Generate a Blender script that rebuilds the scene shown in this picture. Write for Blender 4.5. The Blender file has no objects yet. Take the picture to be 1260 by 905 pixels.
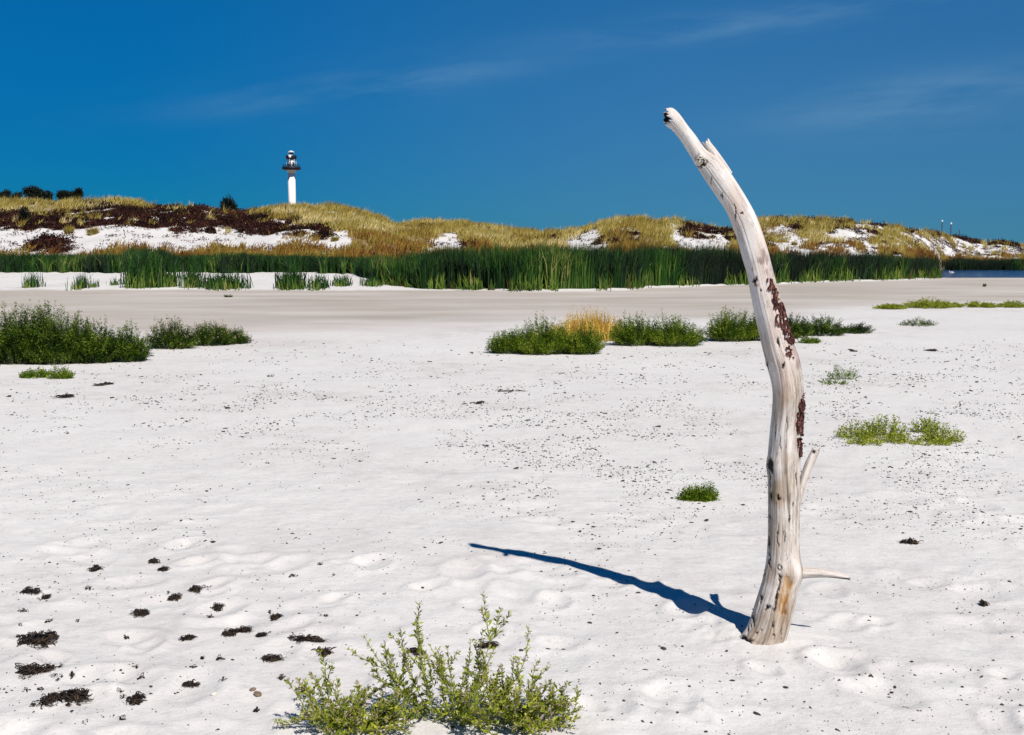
import bpy, math, random
import numpy as np
from mathutils import Vector

random.seed(7)
RNG = np.random.default_rng(11)
SC = bpy.context.scene
COL = SC.collection
R = math.radians

# ------------------------------------------------------------------ camera
IMW, IMH, F = 1260.0, 905.0, 1350.0        # size of the photograph and its focal length, in its pixels
EYE = 1.7
PITCH = math.atan((452.5 - 310.0) / F)
cam_d = bpy.data.cameras.new('camera')
cam = bpy.data.objects.new('camera', cam_d)
COL.objects.link(cam)
cam.location = (0, 0, EYE)
cam.rotation_euler = (math.pi / 2 - PITCH, 0, 0)
cam_d.sensor_width = 36
cam_d.lens = 36 * F / IMW
cam_d.clip_start = 0.05
cam_d.clip_end = 30000
SC.camera = cam

# ------------------------------------------------------------------ light
SUN_DIR = Vector((0.909, -1.595, 2.32)).normalized()      # towards the sun
SUN_EL = math.asin(SUN_DIR.z)
SUN_ROT = math.atan2(SUN_DIR.x, SUN_DIR.y)
sun_d = bpy.data.lights.new('sun', 'SUN')
sun_d.energy = 4.6
sun_d.angle = R(0.5)
sun_d.color = (1.0, 0.92, 0.84)
sun = bpy.data.objects.new('sun', sun_d)
COL.objects.link(sun)
sun.rotation_euler = (-SUN_DIR).to_track_quat('-Z', 'Y').to_euler()

world = bpy.data.worlds.new('World')
SC.world = world
world.use_nodes = True


class NT:
    """small helper for node trees"""
    def __init__(self, tree):
        self.t = tree
        self.t.nodes.clear()

    def n(self, typ, ins=None, **props):
        nd = self.t.nodes.new(typ)
        for k, v in props.items():
            setattr(nd, k, v)
        for k, v in (ins or {}).items():
            self.put(nd.inputs[k], v)
        return nd

    def put(self, sock, v):
        if isinstance(v, bpy.types.NodeSocket):
            self.t.links.new(v, sock)
        elif isinstance(v, bpy.types.Node):
            self.t.links.new(v.outputs[0], sock)
        else:
            sock.default_value = v

    def math(self, op, a, b=0.0, c=0.0, clamp=False):
        return self.n('ShaderNodeMath', {0: a, 1: b, 2: c}, operation=op, use_clamp=clamp).outputs[0]

    def mix(self, fac, a, b, blend='MIX'):
        nd = self.n('ShaderNodeMix', data_type='RGBA', blend_type=blend)
        self.put(nd.inputs[0], fac)
        self.put(nd.inputs[6], a)
        self.put(nd.inputs[7], b)
        return nd.outputs[2]

    def ramp(self, fac, stops, interp='LINEAR'):
        nd = self.n('ShaderNodeValToRGB')
        cr = nd.color_ramp
        cr.interpolation = interp
        while len(cr.elements) < len(stops):
            cr.elements.new(0.5)
        for e, (p, c) in zip(cr.elements, stops):
            e.position = p
            e.color = c if len(c) == 4 else (*c, 1)
        self.put(nd.inputs[0], fac)
        return nd.outputs[0]

    def noise(self, vec, scale, detail=4.0, rough=0.55, lac=2.0, dist=0.0):
        nd = self.n('ShaderNodeTexNoise', {'Scale': scale, 'Detail': detail, 'Roughness': rough,
                                           'Lacunarity': lac, 'Distortion': dist})
        if vec is not None:
            self.put(nd.inputs['Vector'], vec)
        return nd.outputs['Fac']

    def smooth(self, v, a, b, lo=0.0, hi=1.0):
        nd = self.n('ShaderNodeMapRange', {0: v, 1: a, 2: b, 3: lo, 4: hi}, interpolation_type='SMOOTHSTEP')
        return nd.outputs[0]


def c4(*c):
    return (c[0], c[1], c[2], 1.0)


def build_world():
    k = NT(world.node_tree)
    sky = k.n('ShaderNodeTexSky', sky_type='NISHITA', sun_disc=False)
    sky.sun_elevation = SUN_EL
    sky.sun_rotation = SUN_ROT
    sky.altitude = 1500
    sky.air_density = 1.0
    sky.dust_density = 0.0
    sky.ozone_density = 4.0
    tc = k.n('ShaderNodeTexCoord').outputs['Generated']
    sep = k.n('ShaderNodeSeparateXYZ', {0: tc})
    x, y, z = sep.outputs
    # a polariser-dark, strongly blue sky
    hsv = k.n('ShaderNodeHueSaturation', {'Hue': 0.487, 'Saturation': 1.25, 'Value': 1.0, 'Fac': 1.0, 'Color': sky.outputs[0]})
    tint = k.mix(1.0, hsv.outputs[0], c4(0.012, 0.305, 0.50), 'MULTIPLY')
    # evens out the brightening of the last degrees above the horizon
    low = k.smooth(z, -0.02, 0.30)
    fade = k.mix(low, c4(0.60, 0.53, 0.64), c4(1.0, 1.20, 1.12))
    tint = k.mix(1.0, tint, fade, 'MULTIPLY')
    # thin cirrus streaks
    az = k.math('ARCTAN2', x, y)
    el = k.math('ARCSINE', z)

    def streak(a0, e0, rot, la, lb, seed):
        da = k.math('SUBTRACT', az, a0)
        de = k.math('SUBTRACT', el, e0)
        c, s = math.cos(rot), math.sin(rot)
        p = k.math('ADD', k.math('MULTIPLY', da, c), k.math('MULTIPLY', de, s))
        q = k.math('SUBTRACT', k.math('MULTIPLY', de, c), k.math('MULTIPLY', da, s))
        v = k.n('ShaderNodeCombineXYZ', {0: k.math('MULTIPLY', p, 6.0), 1: k.math('MULTIPLY', q, 34.0), 2: seed})
        nz = k.noise(v.outputs[0], 1.0, 6.0, 0.6)
        r2 = k.math('ADD', k.math('POWER', k.math('DIVIDE', p, la), 2.0), k.math('POWER', k.math('DIVIDE', q, lb), 2.0))
        m = k.math('POWER', 2.718, k.math('MULTIPLY', r2, -1.0))
        return k.math('MULTIPLY', m, k.smooth(nz, 0.30, 0.72))
    tot = streak(-0.125, 0.145, 0.13, 0.14, 0.016, 1.3)
    for args in ((0.22, 0.197, 0.08, 0.16, 0.012, 4.1), (0.36, 0.125, 0.06, 0.12, 0.022, 7.7), (-0.30, 0.40, 0.2, 0.5, 0.05, 2.2)):
        tot = k.math('ADD', tot, streak(*args))
    tot = k.math('MINIMUM', k.math('MULTIPLY', tot, 0.46), 0.6)
    # a thin veil of haze low down, thickening to the right
    veil = k.math('MULTIPLY', k.smooth(az, -0.36, 0.22), k.smooth(el, 0.42, -0.05))
    tot = k.math('MINIMUM', k.math('ADD', tot, k.math('MULTIPLY', veil, 0.36)), 0.6)
    col = k.mix(tot, tint, c4(1.15, 2.45, 3.95))
    bg = k.n('ShaderNodeBackground', {'Color': col, 'Strength': 0.1})
    k.n('ShaderNodeOutputWorld', {0: bg})


build_world()
SC.view_settings.view_transform = 'Standard'
SC.view_settings.look = 'None'
SC.view_settings.gamma = 1.0
SC.view_settings.use_curve_mapping = False
SC.view_settings.exposure = 0.35

# ------------------------------------------------------------------ geometry helpers
CP, SP = math.cos(PITCH), math.sin(PITCH)


def ray(px, py):
    a = (np.asarray(px, float) - IMW / 2) / F
    b = -(np.asarray(py, float) - IMH / 2) / F
    return a, CP + b * SP, -SP + b * CP


def on_plane(px, py, depth):
    """the point of the vertical plane y = depth that the photo shows at a pixel"""
    dx, dy, dz = ray(px, py)
    t = depth / dy
    return dx * t, depth, EYE + dz * t


def to_px(x, y, z):
    v = y * CP - (z - EYE) * SP
    u = y * SP + (z - EYE) * CP
    return IMW / 2 + F * x / v, IMH / 2 - F * u / v


def gnd(px, py, z=0.0):
    dx, dy, dz = ray(px, py)
    t = (z - EYE) / dz
    return dx * t, dy * t


def hash2(ix, iy, seed):
    h = (ix.astype(np.int64) * 374761393 + iy.astype(np.int64) * 668265263 + seed * 974711) & 0xffffffff
    h = ((h ^ (h >> 13)) * 1274126177) & 0xffffffff
    h = (h ^ (h >> 16)) & 0xffffffff
    return h.astype(np.float64) / 4294967295.0


def vnoise(x, y, seed=0):
    x = np.asarray(x, float)
    y = np.asarray(y, float)
    ix, iy = np.floor(x), np.floor(y)
    fx, fy = x - ix, y - iy
    fx = fx * fx * fx * (fx * (fx * 6 - 15) + 10)
    fy = fy * fy * fy * (fy * (fy * 6 - 15) + 10)
    a = hash2(ix, iy, seed)
    b = hash2(ix + 1, iy, seed)
    c = hash2(ix, iy + 1, seed)
    d = hash2(ix + 1, iy + 1, seed)
    return (a + (b - a) * fx + (c - a) * fy + (a - b - c + d) * fx * fy) * 2 - 1


def fbm(x, y, seed=0, octv=4):
    s, amp, tot = 0.0, 1.0, 0.0
    for o in range(octv):
        s = s + amp * vnoise(x * 2 ** o + 17.3 * o, y * 2 ** o - 9.1 * o, seed + o)
        tot += amp
        amp *= 0.5
    return s / tot


def sstep(v, a, b):
    t = np.clip((np.asarray(v, float) - a) / (b - a), 0, 1)
    return t * t * (3 - 2 * t)


def inside(px, py, poly):
    px, py = np.asarray(px, float), np.asarray(py, float)
    r = np.zeros(px.shape, bool)
    n = len(poly)
    for i in range(n):
        x0, y0 = poly[i]
        x1, y1 = poly[(i + 1) % n]
        if y0 == y1:
            continue
        c = ((y0 > py) != (y1 > py)) & (px < (x1 - x0) * (py - y0) / (y1 - y0) + x0)
        r ^= c
    return r


def mesh_np(name, V, quads=None, tris=None, smooth=False):
    me = bpy.data.meshes.new(name)
    V = np.asarray(V, np.float32)
    q = np.zeros((0, 4), np.int32) if quads is None else np.asarray(quads, np.int32).reshape(-1, 4)
    t = np.zeros((0, 3), np.int32) if tris is None else np.asarray(tris, np.int32).reshape(-1, 3)
    me.vertices.add(len(V))
    me.vertices.foreach_set('co', V.ravel())
    loops = np.concatenate([q.ravel(), t.ravel()]).astype(np.int32)
    me.loops.add(len(loops))
    me.loops.foreach_set('vertex_index', loops)
    me.polygons.add(len(q) + len(t))
    st = np.concatenate([np.arange(len(q)) * 4, len(q) * 4 + np.arange(len(t)) * 3]).astype(np.int32)
    me.polygons.foreach_set('loop_start', st)
    me.update(calc_edges=True)
    if smooth:
        me.polygons.foreach_set('use_smooth', np.ones(len(me.polygons), bool))
    me.validate()
    return me


def attr(me, name, vals):
    a = me.attributes.new(name, 'FLOAT', 'POINT')
    a.data.foreach_set('value', np.asarray(vals, np.float32))


def link(name, me, mat=None, parent=None, **props):
    o = bpy.data.objects.new(name, me)
    COL.objects.link(o)
    if mat is not None and me is not None and len(me.materials) == 0:
        me.materials.append(mat)
    if parent is not None:
        o.parent = parent
    for k, v in props.items():
        o[k] = v
    return o


def empty(name, loc, label, category, group=None):
    o = bpy.data.objects.new(name, None)
    COL.objects.link(o)
    o.empty_display_size = 0.2
    o.location = loc
    o['label'] = label
    o['category'] = category
    if group:
        o['group'] = group
    return o


class Bag:
    """collects vertices and faces of one mesh"""
    def __init__(self):
        self.v, self.q, self.t, self.n = [], [], [], 0

    def add(self, V, quads=None, tris=None):
        V = np.asarray(V, float).reshape(-1, 3)
        if quads is not None and len(quads):
            self.q.append(np.asarray(quads, int).reshape(-1, 4) + self.n)
        if tris is not None and len(tris):
            self.t.append(np.asarray(tris, int).reshape(-1, 3) + self.n)
        self.v.append(V)
        self.n += len(V)

    def mesh(self, name, smooth=False, origin=(0, 0, 0)):
        V = np.concatenate(self.v) - np.asarray(origin, float)
        return mesh_np(name, V, np.concatenate(self.q) if self.q else None,
                       np.concatenate(self.t) if self.t else None, smooth)


def tube(bag, P, rad, sides=6, cap=True):
    P = np.asarray(P, float)
    n = len(P)
    rad = np.broadcast_to(np.asarray(rad, float), (n,))
    T = np.gradient(P, axis=0)
    T /= np.linalg.norm(T, axis=1)[:, None] + 1e-12
    ref = np.array([0.3, 1.0, 0.2]) if abs(T[0] @ np.array([0.3, 1.0, 0.2])) < 0.9 else np.array([1.0, 0, 0.1])
    A = np.cross(T, ref)
    A /= np.linalg.norm(A, axis=1)[:, None] + 1e-12
    B = np.cross(T, A)
    th = np.arange(sides) * 2 * np.pi / sides
    V = P[:, None] + rad[:, None, None] * (A[:, None] * np.cos(th)[None, :, None] + B[:, None] * np.sin(th)[None, :, None])
    i = np.arange(n - 1)[:, None] * sides
    j = np.arange(sides)[None]
    j2 = (j + 1) % sides
    Q = np.stack([i + j, i + j2, i + sides + j2, i + sides + j], -1).reshape(-1, 4)
    V = V.reshape(-1, 3)
    tr = []
    if cap:
        V = np.concatenate([V, P[:1], P[-1:]])
        a, b = n * sides, n * sides + 1
        for k in range(sides):
            tr.append((a, (k + 1) % sides, k))
            tr.append((b, (n - 1) * sides + k, (n - 1) * sides + (k + 1) % sides))
    bag.add(V, Q, tr)


def prism(bag, cx, cy, zs, rs, sides=24, rot=0.0):
    """stacked rings round a vertical axis"""
    th = np.arange(sides) * 2 * np.pi / sides + rot
    V = []
    for z, r in zip(zs, rs):
        V.append(np.stack([cx + r * np.cos(th), cy + r * np.sin(th), np.full(sides, z)], 1))
    n = len(zs)
    V = np.concatenate(V + [np.array([[cx, cy, zs[0]], [cx, cy, zs[-1]]])])
    i = np.arange(n - 1)[:, None] * sides
    j = np.arange(sides)[None]
    j2 = (j + 1) % sides
    Q = np.stack([i + j, i + j2, i + sides + j2, i + sides + j], -1).reshape(-1, 4)
    tr = []
    for k in range(sides):
        tr.append((n * sides, (k + 1) % sides, k))
        tr.append((n * sides + 1, (n - 1) * sides + k, (n - 1) * sides + (k + 1) % sides))
    bag.add(V, Q, tr)


def blades(bag, base, h, w, lean, az=None, curl=0.35):
    """grass blades: base (N,3), height, width, lean (N,2) = horizontal offset of the tip"""
    N = len(base)
    h = np.broadcast_to(np.asarray(h, float), (N,))
    w = np.broadcast_to(np.asarray(w, float), (N,))
    if az is None:
        az = RNG.uniform(-0.9, 0.9, N)
    side = np.stack([np.cos(az), np.sin(az), np.zeros(N)], 1) * w[:, None] * 0.5
    L = np.concatenate([lean, np.zeros((N, 1))], 1)
    up = np.array([0, 0, 1.0])
    p0 = base
    p1 = base + up * (h * 0.55)[:, None] + L * curl
    p2 = base + up * h[:, None] + L
    V = np.stack([p0 - side * 0.8, p0 + side * 0.8, p1 - side, p1 + side, p2], 1).reshape(-1, 3)
    k = np.arange(N)[:, None] * 5
    Q = k + np.array([[0, 1, 3, 2]])
    T = k + np.array([[2, 3, 4]])
    bag.add(V, Q, T)


def leaves(bag, pos, direc, ln, wd, fold=0.25):
    """leaf quads: pos (N,3) base, direc (N,3) unit, ln, wd"""
    N = len(pos)
    ln = np.broadcast_to(np.asarray(ln, float), (N,))[:, None]
    wd = np.broadcast_to(np.asarray(wd, float), (N,))[:, None]
    rnd = RNG.normal(size=(N, 3))
    s = np.cross(direc, rnd)
    s /= np.linalg.norm(s, axis=1)[:, None] + 1e-9
    nn = np.cross(s, direc)
    mid = pos + direc * ln * 0.55 + nn * ln * fold * 0.3
    V = np.stack([pos, mid - s * wd * 0.5, pos + direc * ln, mid + s * wd * 0.5], 1).reshape(-1, 3)
    k = np.arange(N)[:, None] * 4
    bag.add(V, k + np.array([[0, 1, 2, 3]]))


# ------------------------------------------------------------------ materials
def material(name):
    m = bpy.data.materials.new(name)
    m.use_nodes = True
    return m, NT(m.node_tree)


def finish(k, color, rough=0.8, bump=None, strength=0.3, distance=0.01, spec=0.3, trans=None, metallic=0.0):
    p = k.n('ShaderNodeBsdfPrincipled', {'Base Color': color, 'Roughness': rough, 'Specular IOR Level': spec, 'Metallic': metallic})
    if bump is not None:
        b = k.n('ShaderNodeBump', {'Height': bump, 'Strength': strength, 'Distance': distance})
        k.put(p.inputs['Normal'], b.outputs[0])
    out = p.outputs[0]
    if trans is not None:
        col, amt = trans
        tr = k.n('ShaderNodeBsdfTranslucent', {'Color': col})
        ms = k.n('ShaderNodeMixShader', {0: amt})
        k.put(ms.inputs[1], out)
        k.put(ms.inputs[2], tr.outputs[0])
        out = ms.outputs[0]
    k.n('ShaderNodeOutputMaterial', {0: out})


def leaf_material(name, stops, rough=0.5, spec=0.4, transl=0.25, clump=3.0, clump_amt=0.5, base_tint=None):
    """foliage: a different tone on every leaf, drifting from clump to clump"""
    m, k = material(name)
    g = k.n('ShaderNodeNewGeometry')
    tc = k.n('ShaderNodeTexCoord').outputs['Object']
    nz = k.noise(tc, clump, 3.0, 0.6)
    f = k.math('ADD', k.math('MULTIPLY', g.outputs['Random Per Island'], 1 - clump_amt),
               k.math('MULTIPLY', k.smooth(nz, 0.3, 0.7), clump_amt))
    col = k.ramp(f, stops)
    if base_tint is not None:
        z = k.n('ShaderNodeSeparateXYZ', {0: tc}).outputs[2]
        lo, hi, tint = base_tint
        fac = k.smooth(k.math('ADD', z, k.math('MULTIPLY', g.outputs['Random Per Island'], 0.35 * (hi - lo))), lo, hi, 1.0, 0.0)
        col = k.mix(fac, col, c4(*tint))
    finish(k, col, rough, spec=spec, trans=(col, transl) if transl else None)
    return m


def plain(name, col, rough=0.7, var=0.15, scale=8.0, bump=0.1, spec=0.3):
    m, k = material(name)
    tc = k.n('ShaderNodeTexCoord').outputs['Object']
    nz = k.noise(tc, scale, 5.0, 0.6)
    dark = tuple(c * (1 - var) for c in col)
    lite = tuple(min(1, c * (1 + var)) for c in col)
    finish(k, k.ramp(nz, [(0.3, dark), (0.7, lite)]), rough, nz, bump, 0.01, spec)
    return m


def sand_material():
    m, k = material('sand')
    pos = k.n('ShaderNodeNewGeometry').outputs['Position']
    damp = k.n('ShaderNodeAttribute', attribute_name='damp').outputs['Fac']
    litter = k.n('ShaderNodeAttribute', attribute_name='litter').outputs['Fac']
    big = k.noise(pos, 0.35, 5.0, 0.55)
    mid = k.noise(pos, 3.0, 6.0, 0.6)
    fine = k.noise(pos, 260.0, 3.0, 0.7)
    st = k.n('ShaderNodeMapping', {'Vector': pos, 'Scale': (0.11, 0.30, 0.5)})
    streak = k.noise(st.outputs[0], 1.0, 6.0, 0.6)
    dry = k.ramp(k.math('ADD', k.math('MULTIPLY', big, 0.55), k.math('MULTIPLY', mid, 0.45)),
                 [(0.32, (0.470, 0.453, 0.438)), (0.47, (0.553, 0.551, 0.536)), (0.66, (0.600, 0.602, 0.588))])
    gr = k.ramp(fine, [(0.25, (0.70, 0.70, 0.70)), (0.48, (1, 1, 1)), (0.8, (1.10, 1.09, 1.07))])
    dry = k.mix(1.0, dry, gr, 'MULTIPLY')
    mot = k.ramp(k.noise(pos, 17.0, 5.0, 0.7), [(0.30, (0.86, 0.855, 0.85)), (0.47, (1, 1, 1)), (0.75, (1.04, 1.04, 1.035))])
    dry = k.mix(1.0, dry, mot, 'MULTIPLY')
    wet = k.ramp(streak, [(0.30, (0.315, 0.285, 0.245)), (0.5, (0.39, 0.36, 0.32)), (0.68, (0.47, 0.44, 0.405))])
    col = k.mix(damp, dry, wet)
    lit = k.ramp(k.noise(pos, 5.0, 4.0, 0.6), [(0.35, (0.13, 0.09, 0.045)), (0.6, (0.24, 0.17, 0.08))])
    col = k.mix(litter, col, lit)
    # fine debris: single dark and pale grains
    vo = k.n('ShaderNodeTexVoronoi', {'Vector': pos, 'Scale': 26.0, 'Randomness': 1.0})
    pick = k.n('ShaderNodeSeparateColor', {0: vo.outputs['Color']})
    zone = k.smooth(k.noise(pos, 0.55, 4.0, 0.6), 0.45, 0.62)
    sp = k.math('MULTIPLY', k.math('LESS_THAN', vo.outputs['Distance'], k.math('MULTIPLY', pick.outputs[1], 0.15)),
                k.math('LESS_THAN', pick.outputs[0], k.math('ADD', 0.03, k.math('MULTIPLY', zone, 0.13))))
    col = k.mix(k.math('MULTIPLY', sp, 0.62), col, c4(0.13, 0.11, 0.10))
    vo2 = k.n('ShaderNodeTexVoronoi', {'Vector': pos, 'Scale': 75.0, 'Randomness': 1.0})
    pick2 = k.n('ShaderNodeSeparateColor', {0: vo2.outputs['Color']})
    sp2 = k.math('MULTIPLY', k.math('LESS_THAN', vo2.outputs['Distance'], 0.16),
                 k.math('LESS_THAN', pick2.outputs[0], k.math('ADD', 0.015, k.math('MULTIPLY', zone, 0.10))))
    col = k.mix(k.math('MULTIPLY', sp2, 0.6), col, c4(0.12, 0.105, 0.095))
    rip = k.noise(k.n('ShaderNodeMapping', {'Vector': pos, 'Scale': (5.0, 11.0, 5.0), 'Rotation': (0, 0, 0.3)}).outputs[0], 1.0, 5.0, 0.6)
    h = k.math('ADD', k.math('MULTIPLY', rip, 0.020), k.math('MULTIPLY', fine, 0.0022))
    h = k.math('ADD', h, k.math('MULTIPLY', k.noise(pos, 40.0, 4.0, 0.65), 0.010))
    finish(k, col, 0.9, h, 0.45, 1.0, 0.15)
    return m


def water_material():
    m, k = material('water')
    pos = k.n('ShaderNodeNewGeometry').outputs['Position']
    w = k.noise(k.n('ShaderNodeMapping', {'Vector': pos, 'Scale': (1.2, 3.0, 1.0)}).outputs[0], 2.0, 5.0, 0.65)
    finish(k, c4(0.004, 0.035, 0.10), 0.18, w, 0.9, 0.35, 0.5)
    return m


def wood_material():
    m, k = material('weathered_wood')
    uv = k.n('ShaderNodeUVMap', uv_map='grain').outputs[0]
    A = lambda n: k.n('ShaderNodeAttribute', attribute_name=n).outputs['Fac']
    g1 = k.noise(k.n('ShaderNodeMapping', {'Vector': uv, 'Scale': (60, 2.2, 1)}).outputs[0], 1.0, 6.0, 0.65, dist=0.5)
    g2 = k.noise(k.n('ShaderNodeMapping', {'Vector': uv, 'Scale': (260, 6, 1)}).outputs[0], 1.0, 4.0, 0.7)
    blot = k.noise(k.n('ShaderNodeMapping', {'Vector': uv, 'Scale': (14, 5, 1)}).outputs[0], 1.0, 5.0, 0.6)
    white = k.ramp(blot, [(0.30, (0.52, 0.47, 0.425)), (0.50, (0.68, 0.64, 0.60)), (0.72, (0.76, 0.73, 0.70))])
    grey = k.ramp(g1, [(0.32, (0.14, 0.11, 0.085)), (0.46, (0.36, 0.30, 0.235)), (0.62, (0.60, 0.54, 0.465))])
    age = A('age')
    col = k.mix(k.math('MULTIPLY', age, k.smooth(k.math('ADD', blot, k.math('MULTIPLY', g1, 0.4)), 0.95, 0.52)), white, grey)
    pink = k.ramp(blot, [(0.35, (0.62, 0.45, 0.36)), (0.7, (0.66, 0.52, 0.44))])
    col = k.mix(k.math('MULTIPLY', A('flush'), 0.6), col, pink)
    # fine checks running with the grain, and small weather stains
    ck = k.noise(k.n('ShaderNodeMapping', {'Vector': uv, 'Scale': (120, 3.2, 1)}).outputs[0], 1.0, 3.0, 0.6, dist=0.8)
    line = k.smooth(k.math('ABSOLUTE', k.math('SUBTRACT', ck, 0.5)), 0.0, 0.016, 1.0, 0.0)
    line = k.math('MULTIPLY', line, k.smooth(k.noise(k.n('ShaderNodeMapping', {'Vector': uv, 'Scale': (22, 9, 1)}).outputs[0], 1.0, 3.0, 0.6), 0.46, 0.62))
    col = k.mix(k.math('MULTIPLY', line, k.math('ADD', 0.30, k.math('MULTIPLY', age, 0.45))), col, c4(0.075, 0.055, 0.042))
    spk = k.noise(k.n('ShaderNodeMapping', {'Vector': uv, 'Scale': (150, 70, 1)}).outputs[0], 1.0, 4.0, 0.65)
    spz = k.smooth(k.noise(k.n('ShaderNodeMapping', {'Vector': uv, 'Scale': (16, 4, 1)}).outputs[0], 3.0, 3.0, 0.6), 0.45, 0.65)
    col = k.mix(k.math('MULTIPLY', k.math('MULTIPLY', k.smooth(spk, 0.56, 0.68), spz), k.math('MULTIPLY', age, 0.65)), col, c4(0.20, 0.145, 0.095))
    hair = k.smooth(g2, 0.30, 0.44, 0.42, 1.0)
    col = k.mix(1.0, col, k.n('ShaderNodeCombineColor', {0: hair, 1: hair, 2: hair}).outputs[0], 'MULTIPLY')
    tan = k.ramp(g1, [(0.3, (0.12, 0.08, 0.045)), (0.55, (0.38, 0.27, 0.17)), (0.7, (0.50, 0.40, 0.29))])
    col = k.mix(A('stain'), col, tan)
    rot = k.ramp(k.math('ADD', k.math('MULTIPLY', g1, 0.6), k.math('MULTIPLY', blot, 0.4)),
                 [(0.36, (0.09, 0.035, 0.012)), (0.50, (0.33, 0.165, 0.050)), (0.64, (0.52, 0.37, 0.20))])
    col = k.mix(A('rot'), col, rot)
    bark = k.ramp(blot, [(0.35, (0.05, 0.018, 0.015)), (0.6, (0.17, 0.065, 0.05))])
    col = k.mix(A('bark'), col, bark)
    col = k.mix(A('crack_and_shade'), col, c4(0.014, 0.010, 0.009))
    h = k.math('ADD', k.math('MULTIPLY', g1, 0.004), k.math('MULTIPLY', g2, 0.0030))
    h = k.math('SUBTRACT', h, k.math('MULTIPLY', line, 0.002))
    finish(k, col, 0.72, h, 0.8, 1.0, 0.25)
    return m


def bark_material():
    m, k = material('bark')
    tc = k.n('ShaderNodeTexCoord').outputs['Object']
    n1 = k.noise(k.n('ShaderNodeMapping', {'Vector': tc, 'Scale': (90, 90, 38)}).outputs[0], 1.0, 5.0, 0.65)
    n2 = k.noise(tc, 160.0, 4.0, 0.6)
    col = k.ramp(n1, [(0.32, (0.014, 0.006, 0.006)), (0.47, (0.060, 0.020, 0.017)), (0.58, (0.15, 0.058, 0.045)), (0.70, (0.36, 0.20, 0.15))])
    finish(k, col, 0.85, k.math('ADD', n1, k.math('MULTIPLY', n2, 0.4)), 1.0, 0.010, 0.2)
    return m


M = {}
M['sand'] = sand_material()
M['water'] = water_material()
M['wood'] = wood_material()
M['bark'] = bark_material()
M['marram'] = leaf_material('marram_grass', [(0.06, (0.09, 0.045, 0.012)), (0.28, (0.28, 0.18, 0.036)), (0.46, (0.27, 0.235, 0.042)), (0.66, (0.42, 0.33, 0.095)), (0.90, (0.66, 0.56, 0.29))], 0.7, 0.15, 0.15, 0.20, 0.62)
M['belt'] = leaf_material('belt_grass', [(0.1, (0.085, 0.035, 0.010)), (0.35, (0.20, 0.095, 0.018)), (0.6, (0.27, 0.16, 0.026)), (0.8, (0.20, 0.19, 0.035)), (0.95, (0.40, 0.27, 0.09))], 0.7, 0.15, 0.12, 0.3, 0.6)
M['heath'] = leaf_material('heath', [(0.1, (0.007, 0.006, 0.006)), (0.5, (0.030, 0.011, 0.009)), (0.9, (0.090, 0.034, 0.022))], 0.85, 0.1, 0.0, 0.5, 0.5)
M['reed'] = leaf_material('reed', [(0.08, (0.003, 0.012, 0.003)), (0.42, (0.009, 0.040, 0.006)), (0.70, (0.026, 0.090, 0.008)), (0.86, (0.12, 0.19, 0.025)), (0.96, (0.30, 0.27, 0.09))], 0.5, 0.25, 0.12, 0.35, 0.45)
M['reed_dark'] = leaf_material('reed_dark', [(0.1, (0.003, 0.007, 0.004)), (0.6, (0.006, 0.017, 0.007)), (1.0, (0.022, 0.048, 0.014))], 0.6, 0.2, 0.05, 0.35, 0.4)
M['reed_dry'] = leaf_material('reed_dry', [(0.1, (0.10, 0.04, 0.016)), (0.3, (0.035, 0.085, 0.012)), (0.6, (0.085, 0.16, 0.02)), (0.8, (0.19, 0.24, 0.035)), (0.95, (0.38, 0.33, 0.12))], 0.7, 0.15, 0.15, 0.5, 0.5)
M['bush'] = leaf_material('bush_leaf', [(0.10, (0.003, 0.010, 0.001)), (0.42, (0.014, 0.042, 0.002)), (0.66, (0.058, 0.115, 0.004)), (0.92, (0.24, 0.30, 0.05))], 0.6, 0.12, 0.14, 4.0, 0.55)
M['bush_mid'] = leaf_material('bush_mid_leaf', [(0.08, (0.008, 0.024, 0.001)), (0.36, (0.036, 0.088, 0.003)), (0.60, (0.125, 0.20, 0.006)), (0.90, (0.34, 0.38, 0.05))], 0.6, 0.12, 0.2, 4.5, 0.55)
M['bush_light'] = leaf_material('bush_light_leaf', [(0.05, (0.025, 0.065, 0.003)), (0.4, (0.075, 0.15, 0.006)), (0.75, (0.17, 0.25, 0.010)), (0.95, (0.32, 0.37, 0.05))], 0.6, 0.12, 0.25, 6.0, 0.4)
M['straw'] = leaf_material('straw', [(0.05, (0.26, 0.14, 0.015)), (0.5, (0.52, 0.33, 0.045)), (0.9, (0.72, 0.54, 0.16))], 0.7, 0.2, 0.2, 4.0, 0.4)
M['rocket'] = leaf_material('rocket_leaf', [(0.05, (0.09, 0.13, 0.008)), (0.4, (0.21, 0.27, 0.016)), (0.75, (0.36, 0.39, 0.030)), (0.95, (0.52, 0.51, 0.10))], 0.48, 0.22, 0.25, 9.0, 0.35)
M['stem'] = plain('stem', (0.22, 0.24, 0.075), 0.6, 0.3, 40.0, 0.0)
M['twig'] = plain('twig', (0.07, 0.06, 0.035), 0.8, 0.3, 40.0, 0.0)
M['pod'] = plain('pod', (0.26, 0.22, 0.12), 0.6, 0.35, 60.0, 0.0)
M['petal'] = plain('petal', (0.52, 0.42, 0.50), 0.6, 0.2, 60.0, 0.0)
M['wrack'] = leaf_material('seaweed', [(0.1, (0.005, 0.004, 0.004)), (0.55, (0.018, 0.012, 0.009)), (0.85, (0.055, 0.034, 0.020)), (1.0, (0.11, 0.075, 0.04))], 0.7, 0.3, 0.0, 20.0, 0.4)
M['fleck'] = plain('debris', (0.040, 0.034, 0.032), 0.8, 0.5, 60.0, 0.3)
M['stone'] = plain('stone', (0.17, 0.125, 0.09), 0.75, 0.35, 50.0, 0.3)
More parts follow.
